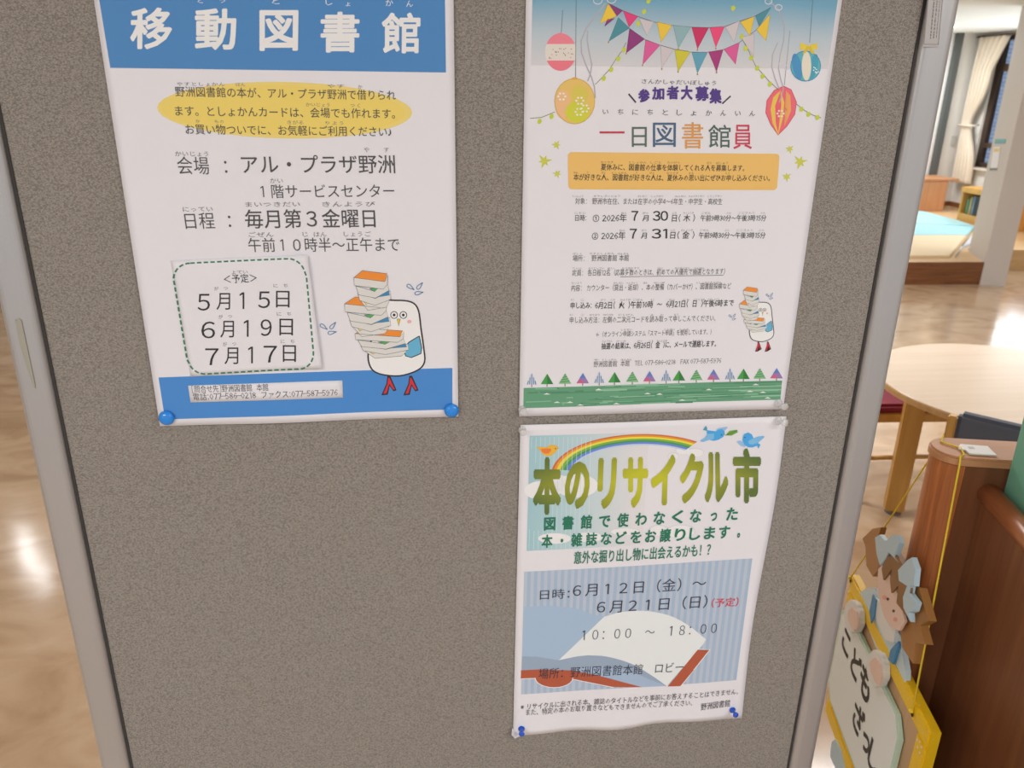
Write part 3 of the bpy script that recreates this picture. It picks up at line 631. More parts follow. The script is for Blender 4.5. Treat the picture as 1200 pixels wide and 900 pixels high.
for p, c in (([(40, 150), (140, 160), (68, 285)], GY2), ([(148, 163), (245, 165), (180, 288)], CR), ([(252, 163), (338, 157), (287, 280)], (232, 70, 120)), ([(342, 160), (425, 125), (395, 250)], GY), ([(430, 130), (512, 98), (488, 212)], YE), ([(435, 220), (512, 200), (510, 335)], GY), ([(520, 95), (610, 45), (540, 158)], TE), ([(525, 175), (605, 85), (582, 240)], YE),
             ([(48, 292), (138, 305), (67, 420)], OL), ([(148, 308), (238, 308), (180, 430)], BE), ([(245, 305), (330, 293), (292, 420)], (165, 50, 120)), ([(335, 290), (425, 250), (403, 378)], PK)): a = Art(P2, 'pennant_drawing', 3.5); a.poly(z6(p), c); a.line(z6(p + p[:1]), .5, tuple(int(v * .75) for v in c)); a.done()
a = Art(P2, 'pennant_beads', 5)
for x, y in z5([(562, 245), (665, 312), (760, 380), (872, 402), (967, 418)]) + z6([(180, 290), (287, 282), (180, 432), (292, 422), (68, 287)]): a.disc(x, y + .6, .9, 1.2, (170, 140, 70), n=8)
a.done()
for cx, cy, r in ((651.6, 169.5, 6.5), (637.5, 188.5, 9.5), (652.5, 203.5, 6), (924.6, 174.5, 6), (936.6, 189.5, 9.5), (921, 207, 6.5), (857.6, 10, 4)):
    a = Art(P2, 'star_drawing', 3); st = random.random()
    for k in range(6):
        t = st + k * math.pi / 3; r2 = r * (1 if k % 2 else .75); a.poly([(cx + r2 * math.cos(t), cy + r2 * math.sin(t)), (cx + r * .25 * math.cos(t + 1.2), cy + r * .25 * math.sin(t + 1.2)), (cx, cy), (cx + r * .25 * math.cos(t - 1.2), cy + r * .25 * math.sin(t - 1.2))], (200, 202, 75))
    a.done()
VI = (82, 55, 135)
text(P2, 'headline', [(c, 'box', *q) for c, q in zip('参加者大募集', ((747, 760.5, 104, 120), (763, 777.5, 102, 117), (780, 794.5, 100.5, 116.5), (796.5, 810.5, 100, 117), (813.5, 829.5, 101, 118.5), (830, 844.5, 103.5, 121.5)))], VI, .045, 4)
a = Art(P2, 'accent_strokes', 4); a.line([(735.8, 110), (744.2, 120)], 1.8, (60, 48, 70)); a.line([(845, 121.6), (855, 112.4)], 1.6, (60, 48, 70)); a.done()
text(P2, 'furigana', [('さんかしゃだいぼしゅう', 751, 95.4, 838, 97.6, 5.5)], (80, 76, 80), .0)
text(P2, 'furigana', [(c, x - 3.4, 131 + i * .2, x + 3.4, 131 + i * .2, 7) for i, (c, x) in enumerate(zip('いちにちとしょかんいん', (709, 726.5, 743.5, 761, 778.5, 795, 811.5, 829.5, 846.5, 863.5, 880.5)))], (80, 76, 80), .0)
for c, q, cc in (('一', (702, 731, 153.8, 156.2), (190, 55, 75)), ('日', (739.5, 757, 148.5, 172), (88, 105, 92)), ('図', (764, 791, 143.5, 172), (72, 100, 130)), ('書', (798, 823, 143, 174), (214, 150, 75)), ('館', (829, 855, 146, 173), (78, 98, 92)), ('員', (858, 880.5, 146, 174.5), (200, 60, 85))):
    text(P2, 'headline', [(c, 'box', *q)], cc, .0 if c == '一' else .006, 4)
a = Art(P2, 'orange_box', 1)
bx4 = []
for (cx, cy), s0 in (((669.5, 182.5), 180), ((908, 184.5), 270), ((905.5, 218), 0), ((670, 217), 90)):
    for k in range(6): t = math.radians(s0 + k * 18); bx4.append((cx + 4.5 * math.cos(t), cy + 4.5 * math.sin(t)))
a.poly(bx4, (230, 186, 105)); a.done()
KB = (70, 60, 48)
text(P2, 'text_line', [('夏休みに、図書館の仕事を体験してくれる人を募集します。', 703.5, 195.6, 871.5, 197, 7.2)], KB, .012)
text(P2, 'text_line', [('本が好きな人、図書館が好きな人は、夏休みの思い出にぜひお申し込みください。', 671.5, 207.4, 901.5, 208.8, 7.2)], KB, .012)
text(P2, 'furigana', [('なつやす', 703.5, 189.8, 718, 189.8, 2.6), ('としょかん', 736, 190, 757, 190, 2.6), ('しごと', 761, 190, 774, 190, 2.6), ('たいけん', 781, 190.2, 796, 190.2, 2.6), ('ひと', 827, 190.6, 833, 190.6, 2.6), ('ぼしゅう', 838, 190.8, 852, 190.8, 2.6),
     ('ほん', 671.5, 202, 677, 202, 2.6), ('す', 687, 202, 689, 202, 2.6), ('ひと', 704, 202, 709, 202, 2.6), ('としょかん', 716, 202.2, 734, 202.2, 2.6), ('す', 744, 202.3, 746, 202.3, 2.6), ('ひと', 760, 202.4, 766, 202.4, 2.6), ('なつやす', 780, 202.6, 794, 202.6, 2.6), ('おも', 806, 202.8, 812, 202.8, 2.6), ('もう', 849, 203, 854, 203, 2.6)], (120, 95, 60), .0)
KG = (92, 88, 90); KD = (62, 58, 60)
text(P2, 'text_line', [('対象： 野洲市在住、または在学の小学4～6年生・中学生・高校生', 673.5, 235.4, 845.5, 236, 7)], KG, .0)
text(P2, 'text_line', [('日時:', 673.5, 255, 686.5, 255, 7), ('① 2026年', 694, 255.4, 733.5, 255, 8.6), ('月', 752, 255.2, 759, 255.2, 7), ('日( 木 )', 786.5, 255.2, 813.6, 255.2, 8), ('午前9時30分～午後3時15分', 820, 255.3, 897, 255.4, 7)], KD, .006)
text(P2, 'text_line', [('② 2026年', 693, 276.2, 732, 275.6, 8.6), ('月', 750.5, 275.6, 757, 275.6, 7), ('日( 金 )', 784.5, 275.2, 813, 275, 8), ('午前9時30分～午後3時15分', 818, 275.4, 896, 275.6, 7)], KD, .006)
text(P2, 'date_numeral', [('7', 'box', 739, 747, 246.6, 258.2), ('30', 'box', 764, 782, 246.6, 258.2), ('7', 'box', 737, 745.5, 267.4, 279), ('31', 'box', 762.6, 781, 267.4, 279)], (48, 45, 48), .014)
text(P2, 'text_line', [('場所：  野洲図書館 本館', 670.5, 302.2, 736, 301.6, 7)], KG, .0)
text(P2, 'text_line', [('定員： 各日程12名（応募多数のときは、初めての人優先で抽選となります）', 670, 319.2, 849, 317.6, 7)], KG, .002)
a = Art(P2, 'underline', 3); a.line([(726, 323.6), (847, 322)], .6, KG); a.done()
text(P2, 'text_line', [('内容： カウンター（貸出・返却）、本の整備（カバーかけ）、図書館探検など', 669, 337, 856, 334.8, 7)], KG, .0)
text(P2, 'text_line', [('申し込み:', 668, 357.4, 692.5, 357, 7.2), ('6月2日(  火  )午前10時  ～  6月21日(  日  )午後6時まで', 696.5, 357.2, 859, 354.6, 7.8)], KD, .012)
text(P2, 'text_line', [('申し込み方法：左側の二次元コードを読み取って申しこんでください。', 667, 374.4, 838, 372.4, 7)], KG, .0)
text(P2, 'text_line', [('←（オンライン申請システム「スマート申請」を使用しています。）', 698, 391, 833, 388.4, 6.4)], KG, .0)
text(P2, 'text_line', [('抽選の結果は、6月26日(  金  )に、メールで連絡します。', 704, 404.8, 838.6, 402.2, 7.2)], KD, .014)
text(P2, 'text_line', [('野洲図書館  本館　TEL 077-586-0218　FAX 077-587-5976', 695, 426, 844.5, 422, 6.6)], (110, 106, 108), .0)
FR = []
for y, xs in ((229.6, ((670, 683, 'たいしょう'), (695, 726, 'やすしざいじゅう'), (746, 757, 'ざいがく'), (762, 776, 'しょうがく'), (790, 803, 'ねんせい'), (806, 824, 'ちゅうがくせい'), (828, 845, 'こうこうせい'))), (249.2, ((673, 686, 'にちじ'), (727, 734, 'ねん'), (752, 759, 'がつ'), (787, 792, 'にち'), (800, 812, 'もくようび'), (821, 832, 'ごぜん'), (850, 856, 'ぷん'), (864, 884, 'ごごさんじ'), (890, 896, 'ふん'))),
              (269.4, ((725, 732, 'ねん'), (751, 757, 'がつ'), (785, 790, 'にち'), (797, 811, 'きんようび'), (819, 830, 'ごぜん'), (848, 854, 'ぷん'), (862, 882, 'ごごさんじ'), (888, 895, 'ふん'))), (296.6, ((671, 681, 'ばしょ'), (690, 719, 'やすとしょかん'), (723, 736, 'ほんかん'))),
              (313.8, ((670, 681, 'ていいん'), (689, 707, 'かくにってい'), (711, 719, 'めい'), (728, 748, 'おうぼたすう'), (770, 776, 'はじ'), (790, 808, 'ひとゆうせん'), (813, 825, 'ちゅうせん'))), (330.8, ((669, 681, 'ないよう'), (718, 730, 'かしだし'), (733, 746, 'へんきゃく'), (753, 758, 'ほん'), (765, 778, 'せいび'), (815, 845, 'としょかんたんけん'))),
              (350.6, ((668, 672, 'もう'), (680, 684, 'こ'), (703, 709, 'がつ'), (715, 720, 'にち'), (726, 738, 'かようび'), (741, 753, 'ごぜん'), (762, 766, 'じ'), (783, 790, 'がつ'), (800, 807, 'にち'), (812, 825, 'にちようび'), (828, 842, 'ごご'))),
              (368.2, ((667, 671, 'もう'), (680, 684, 'こ'), (690, 702, 'ほうほう'), (706, 718, 'ひだりがわ'), (724, 742, 'にじげん'), (761, 765, 'よ'), (773, 777, 'と'), (789, 794, 'もう'))), (385.4, ((727, 740, 'しんせい'), (778, 790, 'しんせい'), (796, 806, 'しよう'))),
              (398.8, ((705, 717, 'ちゅうせん'), (722, 733, 'けっか'), (746, 752, 'がつ'), (760, 765, 'にち'), (769, 781, 'きんようび'), (811, 822, 'れんらく'))), (420.6, ((695, 701, 'や'), (705, 722, 'としょかん'), (727, 740, 'ほんかん')))):
    for x0, x1, s_ in xs: FR.append((s_, x0, y, x1, y - (x1 - x0) * .012, 2.5))
text(P2, 'furigana', FR, (140, 136, 138), .0)
bird_art(P2, lambda x, y: (865.5 + (x - 145) * .1, 335.2 + (y - 110) * .1214), .11)
for i, cx in enumerate((80, 143, 217, 290, 358, 421, 495, 566, 635, 688, 760, 831, 899, 954, 1021, 1090)):
    x = 600 + cx * .28333; yb = 280 + (600 - cx * .0245) * .28333; h = 14.2 if i % 4 == 0 else 12.2; wd = 7.4 if i % 4 != 0 else 6.6
    a = Art(P2, 'tree_drawing', 3); tri = [(x - wd, yb), (x + wd, yb), (x + .3, yb - h)]; col = ((200, 210, 225), (70, 155, 75), (125, 180, 130), (150, 120, 175))[i % 4]
    a.line([(x, yb), (x, yb + 3)], 1, (120, 100, 80)); a.poly(tri, col)
    if i % 4 == 0:
        for k in range(-2, 3): hh = h * (1 - abs(k) / 3.1); a.line([(x + k * 2.4, yb), (x + k * 1.9, yb - hh * .85)], .9, (70, 100, 150))
    if i % 4 == 1: a.poly([(x, yb), (x + wd, yb), (x + .3, yb - h)], (50, 125, 62))
    if i % 4 == 2:
        for k in range(4): t = .15 + k * .22; a.line([(x - wd * (1 - t), yb - h * t), (x + wd * (1 - t) * .8, yb - h * t - 1.4)], .8, (60, 135, 80))
    if i % 4 == 3: a.poly([(x - wd * .5, yb - h * .5), (x + wd * .5, yb - h * .5), (x + .3, yb - h)], (95, 125, 195)); a.poly([(x - wd, yb), (x + wd * .2, yb), (x - wd * .3, yb - h * .4)], (205, 95, 130))
    a.done()
def gb(u, v): return (613.3 + (915.3 - 613.3) * u - 1.6 * v * (1 if u > .5 else 0) - .4 * v, 453.6 - 8.6 * u + (23.6 - 1.4 * u) * v)
a = Art(P2, 'green_band', 1); a.poly([gb(0, 0), gb(1, 0), gb(1, 1), gb(0, 1)], (98, 155, 122))
for k in range(60):
    u, v = random.random() * .9, random.random(); l_ = .05 + random.random() * .22; a.line([gb(u, v), gb(min(u + l_, 1), min(max(v + random.uniform(-.03, .03), 0), 1))], .6 + random.random(), random.choice(((78, 138, 104), (70, 128, 98), (132, 182, 150), (145, 190, 160))))
for u, v in ((.09, .35), (.13, .78), (.18, .8), (.29, .2), (.22, .95), (.48, .5), (.53, .55), (.36, .95), (.62, .9), (.72, .4), (.88, .55), (.93, .62), (.9, .2), (.95, .92)):
    x, y = gb(u, v); a.poly([(x - 4, y), (x + 4, y), (x, y - 1.7)], (235, 238, 232))
a.done()

# ================================================================ POSTER 3 (book recycling market)
z3b = B(735, 850).y; z3t = B(760, 492).y; x3l, x3r = B(601, 860).x, B(867, 839).x
def bend3(X, Z):
    u = (X - x3l) / (x3r - x3l); v = max(0, 1 - (Z - z3b) / .10); t = max(0, 1 - (z3t - Z) / .05)
    return .0008 + .0013 * (1 + math.sin(X * 20 + Z * 9)) * .5 + v * v * (.0028 * math.sin(u * 9.5 + .4) ** 2) + t * t * .002 * math.sin(math.pi * min(max(u, 0), 1)) ** 2
P3 = Poster('recycle_market_poster', 'poster with a rainbow, olive lettering and a striped open book, lower right of the board', ((609.5, 497), (920.5, 487), (867.3, 838.5), (601, 861)), bend3)
def wob(u, v):
    e = u ** 6; return Vector((-.0035 * math.sin(v * math.pi * 1.0) * e * 0 + .0022 * math.sin(v * 7) * e, (v ** 8) * .002 * math.sin(u * 11)))
P3.sheet('paper_sheet', PAPER, fn=wob)
gm = mat('teal_wash', (190, 218, 226), .6); b = gm.node_tree.nodes['Principled BSDF']
tc = N(gm, 'ShaderNodeTexCoord'); sp = N(gm, 'ShaderNodeSeparateXYZ'); L(gm, tc.outputs['Object'], sp.inputs[0]); mr = N(gm, 'ShaderNodeMapRange')
xo = (P3.c[2].x + P3.c[3].x) / 2; xa, xb = B(617, 570).x - xo, B(745, 570).x - xo
mr.inputs['From Min'].default_value = xa; mr.inputs['From Max'].default_value = xb; L(gm, sp.outputs[0], mr.inputs[0])
rp = ramp(gm, [(0, rgb((165, 205, 214))), (.45, rgb((192, 218, 224))), (1, rgb((232, 229, 232)))]); L(gm, mr.outputs[0], rp.inputs[0]); L(gm, rp.outputs[0], b.inputs['Base Color'])
a = Art(P3, 'teal_panel', 1); a.poly([(620.3, 509.5), (760, 505), (752, 637), (617, 644.5)], gm)
for k in range(14): x = 622 + k * 5.3; a.line([(x + .6, 511), (x - 2.4, 643)], .5, (200, 222, 228) if x < 690 else (226, 228, 231))
a.done()
zz = lambda x, y: (590 + x * .28333, 480 + y * .28333)
for cx, cy, rx, ry in ((160, 330, 75, 40), (300, 310, 90, 48), (225, 300, 60, 34), (210, 528, 68, 22), (350, 522, 60, 20)): a = Art(P3, 'cloud_drawing', 2); a.disc(*zz(cx, cy), rx * .283, ry * .283, (232, 232, 234)); a.done()
for cx, cy, rx, ry in ((700, 190, 22, 15), (740, 165, 30, 17), (790, 175, 36, 18), (640, 495, 40, 22), (730, 500, 60, 28), (500, 498, 60, 14)): a = Art(P3, 'cloud_drawing', 2); a.ring(*zz(cx, cy), rx * .283, ry * .283, .5, (205, 208, 216)); a.disc(*zz(cx, cy + 1), rx * .275, ry * .27, (233, 231, 234)); a.done()
a = Art(P3, 'rainbow_drawing', 4)
def rb(t, o_):  # t 0..1 along, o_ inward offset
    ang = math.radians(187 + t * 120); cx, cy, rx, ry = 572, 262, 376 - o_, 166 - o_ * .55
    return zz(cx + rx * math.cos(ang), cy + ry * math.sin(ang) + 0)
for k, (o0, o1, c) in enumerate(((0, 9, (205, 110, 60)), (9, 20, (228, 150, 55)), (20, 34, (238, 215, 70)), (34, 48, (120, 175, 75)), (48, 60, (70, 150, 100)), (60, 74, (105, 135, 215)), (74, 84, (190, 205, 235)))):
    for j in range(24): a.poly([rb(j / 24, o0), rb((j + 1) / 24, o0), rb((j + 1) / 24, o1), rb(j / 24, o1)], c)
    a.l -= 24 * .25
a.done()
a = Art(P3, 'orange_bird_drawing', 10)
zo = lambda pts: [(610 + x * .075, 500 + y * .075) for x, y in pts]
a.poly(zo([(235, 290), (300, 300), (410, 300), (450, 268), (510, 262), (560, 280), (585, 312), (560, 350), (520, 400), (460, 440), (390, 440), (330, 400), (300, 350)]), (240, 180, 65)); a.poly(zo([(308, 325), (400, 318), (470, 325), (470, 360), (430, 400), (370, 402), (330, 375)]), (240, 125, 60)); a.poly(zo([(565, 300), (592, 318), (570, 330)]), (225, 150, 60)); a.disc(650.4, 524.3, .7, .7, (60, 50, 50), n=8); a.done()
zb3 = lambda pts: [(810 + x / 12, 485 + y / 12) for x, y in pts]
BD1, BD2, BD3 = (72, 165, 228), (125, 185, 228), (150, 190, 225)
a = Art(P3, 'blue_bird_drawing', 10)
a.poly(zb3([(340, 215), (370, 190), (440, 175), (490, 168), (500, 182), (470, 215), (420, 235)]), BD3)
a.poly(zb3([(195, 150), (215, 195), (208, 225), (152, 212)]), (70, 155, 190)); a.poly(zb3([(205, 215), (330, 232), (370, 210), (420, 198), (455, 225), (462, 270), (440, 312), (380, 350), (310, 368), (250, 355), (215, 300)]), BD1)
a.poly(zb3([(212, 270), (300, 262), (355, 285), (350, 320), (310, 345), (240, 355), (165, 382), (122, 378), (125, 358), (185, 320)]), BD2); a.disc(844.6, 508.5, .8, .8, (40, 70, 110), n=8); a.poly(zb3([(455, 275), (482, 285), (458, 292)]), (235, 170, 60)); a.done()
a = Art(P3, 'blue_bird_drawing', 10)
a.poly(zb3([(625, 380), (660, 362), (715, 375), (760, 440), (740, 455), (690, 440)]), BD3)
a.poly(zb3([(715, 310), (735, 270), (790, 248), (840, 275), (865, 330), (930, 400), (962, 420), (935, 478), (915, 435), (850, 460), (790, 458), (735, 420), (712, 360)]), BD1)
a.poly(zb3([(790, 370), (860, 330), (930, 305), (1000, 295), (1022, 308), (985, 345), (930, 395), (850, 420), (800, 410)]), BD2); a.disc(872, 511.5, .8, .8, (40, 70, 110), n=8); a.done()
a = Art(P3, 'leaf_drawing', 10); a.poly([zz(915, 103), zz(932, 84), zz(962, 80), (590 + 966 * .28333, 480 + 90 * .28333), zz(940, 104)], (110, 160, 70)); a.line([zz(915, 103), zz(964, 82)], .8, (70, 120, 50)); a.done()
gm = mat('olive_gradient', (140, 150, 40), .6); b = gm.node_tree.nodes['Principled BSDF']
tc = N(gm, 'ShaderNodeTexCoord'); sp = N(gm, 'ShaderNodeSeparateXYZ'); L(gm, tc.outputs['Object'], sp.inputs[0])
xc = B(755, 560).x - xo; zc = B(755, 562).y - P3.root.location.z
def absn(src, c, s_):
    s1 = N(gm, 'ShaderNodeMath', operation='SUBTRACT'); L(gm, src, s1.inputs[0]); s1.inputs[1].default_value = c
    s2 = N(gm, 'ShaderNodeMath', operation='ABSOLUTE'); L(gm, s1.outputs[0], s2.inputs[0]); s3 = N(gm, 'ShaderNodeMath', operation='MULTIPLY'); L(gm, s2.outputs[0], s3.inputs[0]); s3.inputs[1].default_value = s_; return s3
ax_, az_ = absn(sp.outputs[0], xc, 1 / .16), absn(sp.outputs[2], zc, .55 / .05)
sm = N(gm, 'ShaderNodeMath', operation='ADD'); L(gm, ax_.outputs[0], sm.inputs[0]); L(gm, az_.outputs[0], sm.inputs[1])
rp = ramp(gm, [(.15, rgb((200, 200, 48))), (.55, rgb((160, 164, 48))), (1, rgb((98, 120, 58)))]); L(gm, sm.outputs[0], rp.inputs[0]); L(gm, rp.outputs[0], b.inputs['Base Color'])
text(P3, 'headline', [(c, 'box', *q) for c, q in zip('本のリサイクル市', ((624, 657.5, 534, 602, 0), (661.5, 690.5, 539, 595, .1), (699.5, 721.5, 534.5, 595, .1), (729, 759, 534, 594, 0), (762, 790.5, 531, 591, .05), (796, 823.5, 530, 589, .1), (824.5, 853, 528.5, 588, -.05), (858, 891, 524, 589, 0)))], gm, .05, 16)
GR = (38, 118, 92)
def spaced(s_, x0, y0, x1, y1, h, frac=.92):
    n = len(s_); st = (x1 - x0) / n; out = []
    for i, c in enumerate(s_):
        xa_ = x0 + i * st + st / 2; t = (i + .5) / n; y = y0 + (y1 - y0) * t; hw = h * .5 * (.55 if c in 'っ' else 1) * frac
        if c in '・。': hw = 1.6
        out.append((c, xa_ - hw, y + (y1 - y0) / (x1 - x0) * -hw, xa_ + hw, y + (y1 - y0) / (x1 - x0) * hw, h))
    return out
text(P3, 'text_line', spaced('図書館で使わなくなった', 633, 613, 868, 601, 14.5), GR, .03, 16)
text(P3, 'text_line', spaced('本・雑誌などをお譲りします。', 632, 633.5, 874, 621.5, 14), GR, .028, 16)
text(P3, 'text_line', [('意外な掘り出し物に出会えるかも！？', 672, 652.4, 832, 643, 13.5)], GR, .018, 16)
bm3 = lambda x, y: (590 + x * .28333, 650 + y * .28333)
def q3(u, v):
    t = Vector((614, 669)).lerp(Vector((881, 653.5)), u); b_ = Vector((610.4, 812.5)).lerp(Vector((862, 795.5)), u); r = t.lerp(b_, v); return (r.x, r.y)
a = Art(P3, 'striped_panel', 1); a.poly([q3(0, 0), q3(1, 0), q3(1, 1), q3(0, 1)], (164, 183, 206)); n = 34
for k in range(n): a.poly([q3(k / n, 0), q3((k + .5) / n, 0), q3((k + .5) / n, 1), q3(k / n, 1)], (182, 193, 209), .04); a.l -= .25
a.done()
a = Art(P3, 'book_drawing', 4)
def q(pts): return [bm3(x, y) for x, y in pts]
def osm(pts, n=5):
    o_ = []; m_ = len(pts)
    for i in range(m_ - 1):
        p0_, p1_, p2_, p3_ = pts[max(i - 1, 0)], pts[i], pts[i + 1], pts[min(i + 2, m_ - 1)]
        for j in range(n):
            t = j / n; o_.append(tuple(.5 * (2 * p1_[d] + (p2_[d] - p0_[d]) * t + (2 * p0_[d] - 5 * p1_[d] + 4 * p2_[d] - p3_[d]) * t * t + (3 * p1_[d] - p0_[d] - 3 * p2_[d] + p3_[d]) * t ** 3) for d in (0, 1)))
    return o_ + [pts[-1]]
ARC1 = osm([(228, 432), (330, 412), (420, 415), (520, 442), (600, 486), (672, 536)])
LB = (163, 187, 212); BR = (176, 88, 62)
a.poly(q(osm([(83, 212), (200, 208), (300, 218), (360, 240), (415, 250)]) + [(228, 436), (76, 425)]), LB)
a.poly(q([(76, 416), (140, 418)] + ARC1 + [(400, 540), (280, 480), (74, 474)]), (150, 168, 190))
a.poly(q(osm([(415, 250), (480, 232), (560, 225), (630, 232), (700, 252), (770, 292), (835, 345)]) + [(825, 362)] + ARC1[::-1]), (226, 230, 234))
a.poly(q([(290, 472), (360, 458), (430, 458), (520, 474), (600, 508), (672, 536), (568, 541), (440, 505)]), (163, 184, 210))
a.poly(q([(72, 474), (150, 470), (280, 474), (380, 492), (572, 541), (450, 541), (290, 510), (130, 506), (71, 508)]), BR)
hp = [(130, 500)] + [(208 - 78 * math.cos(t), 505 + 40 * math.sin(t)) for t in [math.pi * k / 12 for k in range(13)]]
a.poly(q(hp), BR); a.line(q(hp[1:]), 1, (226, 226, 230)); a.line(q([(71, 509), (130, 507)]), 1, (226, 226, 230)); a.line(q([(286, 511), (455, 543)]), 1, (226, 226, 230))
a.poly(q([(800, 387), (852, 389), (728, 536), (676, 538)]), BR); a.line(q([(800, 384), (852, 386), (730, 536)]), 1, (228, 230, 234))
a.done()
K4 = (58, 58, 72)
text(P3, 'text_line', [('日時：', 632.5, 696, 667, 694, 11), ('６月１２日（金）～', 671, 690.8, 826.5, 681.8, 14)], K4, -.004, 22)
text(P3, 'text_line', [('６月２１日（日）', 699, 710, 828, 703.5, 14)], K4, -.004, 22)
text(P3, 'text_line', [('（予定）', 833, 705.4, 864.5, 704, 9.5)], (215, 60, 70), .004, 22)
text(P3, 'text_line', [('１０：００　～　１８：００', 682, 743, 839, 734.5, 13)], K4, -.012, 22)
text(P3, 'text_line', [('場所：野洲図書館本館　ロビー', 631, 788.6, 800, 779.6, 11.5)], K4, -.004, 22)
text(P3, 'text_line', [('※リサイクルに出される本、雑誌のタイトルなどを事前にお答えすることはできません。', 610, 826.8, 864, 808.6, 6.5)], (85, 82, 88), .0, 22)
text(P3, 'text_line', [('また、特定の本のお取り置きなどもできませんのでご了承ください。', 616, 832.8, 810, 820.6, 6.5)], (85, 82, 88), .0, 22)
text(P3, 'text_line', [('野洲図書館', 820, 825.5, 854.5, 822, 7.5)], (75, 72, 78), .0, 22)
# torn, turned-up corner at the lower left
pf = [(600, 851), (603.5, 856), (609.5, 861), (602.5, 859.5), (598.5, 854)]
pts = []
for i, p in enumerate(pf):
    v = B(*p); pts.append(Vector((v.x, (-.003, -.003, -.002, -.008, -.010)[i], v.y)))
prism('turned_corner', pts, (0, -.0003, 0), PAPER, P3.root)
flush_text()

# ================================================================ PINS
BLUEP = mat('blue_plastic', (20, 85, 205), 0.25, Coat_Weight=.5); BLUED = mat('cyan_blue_plastic', (25, 140, 235), 0.3, Coat_Weight=.5)
CLEAR = mat('clear_plastic', (235, 235, 235), 0.12, Alpha=0.42, IOR=1.45)
STEEL = mat('steel', (190, 190, 190), .25, 1.0)
def pin_frame(p0, tilt=(0, 0)):
    x, z = B(*p0); Zd = Vector((tilt[0], -1, tilt[1])).normalized(); q_ = Vector((0, 0, 1)).rotation_difference(Zd); return Matrix.Translation((x, 0, z)) @ q_.to_matrix().to_4x4()
def dome_pin(p0, label):
    T = pin_frame(p0); t = thing('thumbtack', label, 'thumbtack', T.translation, 'blue domed thumbtacks')
    bm = bmesh.new(); R = .0078; base = .0045; prof = [(0.0, base), (R * .8, base), (R, base + .0006)] + [(R * math.cos(a), base + .0006 + .0044 * math.sin(a)) for a in [math.radians(d) for d in (20, 40, 55, 70, 82)]] + [(0.0004, base + .005)]
    add_lathe(bm, prof, T, 32); from_bm('head', bm, BLUED, t, smooth=True)
    bm = bmesh.new(); add_lathe(bm, [(0.0001, -.004), (.0006, -.001), (.0006, base)], T, 8); from_bm('needle', bm, STEEL, t)
dome_pin((197, 487.5), 'round blue thumbtack at the lower left corner of the blue-banded poster')
dome_pin((529, 479), 'round blue thumbtack at the lower right corner of the blue-banded poster')
def push_pin(p0, m, label, group, tilt=(0, 0), k=1.0):
    T = pin_frame(p0, tilt); t = thing('push_pin', label, 'push pin', T.translation, group); z0 = .0028
    prof = [(0.0001, 0), (.0036, 0), (.0042, .0008), (.0040, .0018), (.0025, .0028), (.0019, .0045), (.0019, .0068), (.0025, .0086), (.0036, .0096), (.0037, .0108), (.0031, .0117), (.0001, .012)]
    bm = bmesh.new(); add_lathe(bm, [(r * k, z * k + z0) for r, z in prof], T, 28); from_bm('grip', bm, m, t, smooth=True)
    bm = bmesh.new(); add_lathe(bm, [(0.0001, -.004), (.0005, -.001), (.0005, z0 + .001)], T, 8); from_bm('needle', bm, STEEL, t)
push_pin((611, 852), BLUEP, 'blue push pin at the torn lower left corner of the rainbow poster', 'blue push pins', (-.1, .15))
push_pin((857, 830), BLUEP, 'blue push pin at the lower right corner of the rainbow poster', 'blue push pins', (.05, .1))
push_pin((611.5, 478.5), CLEAR, 'clear push pin at the lower left corner of the bunting poster', 'clear push pins', (0, .1))
push_pin((909.5, 471), CLEAR, 'clear push pin at the lower right corner of the bunting poster', 'clear push pins', (.25, 0), 1.15)
push_pin((611.5, 502.5), CLEAR, 'clear push pin at the upper left corner of the rainbow poster', 'clear push pins', (0, .1))
push_pin((909, 492.5), CLEAR, 'clear push pin at the upper right corner of the rainbow poster', 'clear push pins', (.3, .2), 1.15)

# ================================================================ MAGAZINE RACK
RW = wood('rack_wood_end', (204, 124, 70), (150, 86, 44), 1.3, .38, 'Z', .2); RD = wood('rack_wood_shade', (138, 88, 56), (112, 68, 42), .5, .42, 'Z', .08); RC = wood('rack_wood_cap', (206, 152, 110), (192, 136, 94), .5, .5, 'X', .04); RR = wood('rack_rail_wood', (188, 122, 82), (166, 102, 66), .5, .3, 'Y', .04)  # face wood set darker than the end: its shade is put into the colour
Q = pY(1090, 858, .05); dd = ray(712, 108); dd.z = 0; dd.normalize(); ee = Vector((dd.y, -dd.x, 0)); nn = -ee      # dd: away along the sign, ee: to the right along the rack's end panel
RH = 1.097; r0 = .036
cc = Q + dd * .206 + ee * (r0 + .010); cc.z = 0
rack = thing('magazine_rack', 'brown wooden magazine rack with a rounded end, right of the board', 'rack', cc + ee * .3 - dd * .15)
def stadium(c, r, ln, z, n=20):
    pts = []
    for k in range(n + 1): t = math.pi / 2 + math.pi * k / n; pts.append(c + ee * (r * math.cos(t)) + dd * (r * math.sin(t)) + Vector((0, 0, z)))
    return pts + [c + ee * ln - dd * r + Vector((0, 0, z)), c + ee * ln + dd * r + Vector((0, 0, z))]
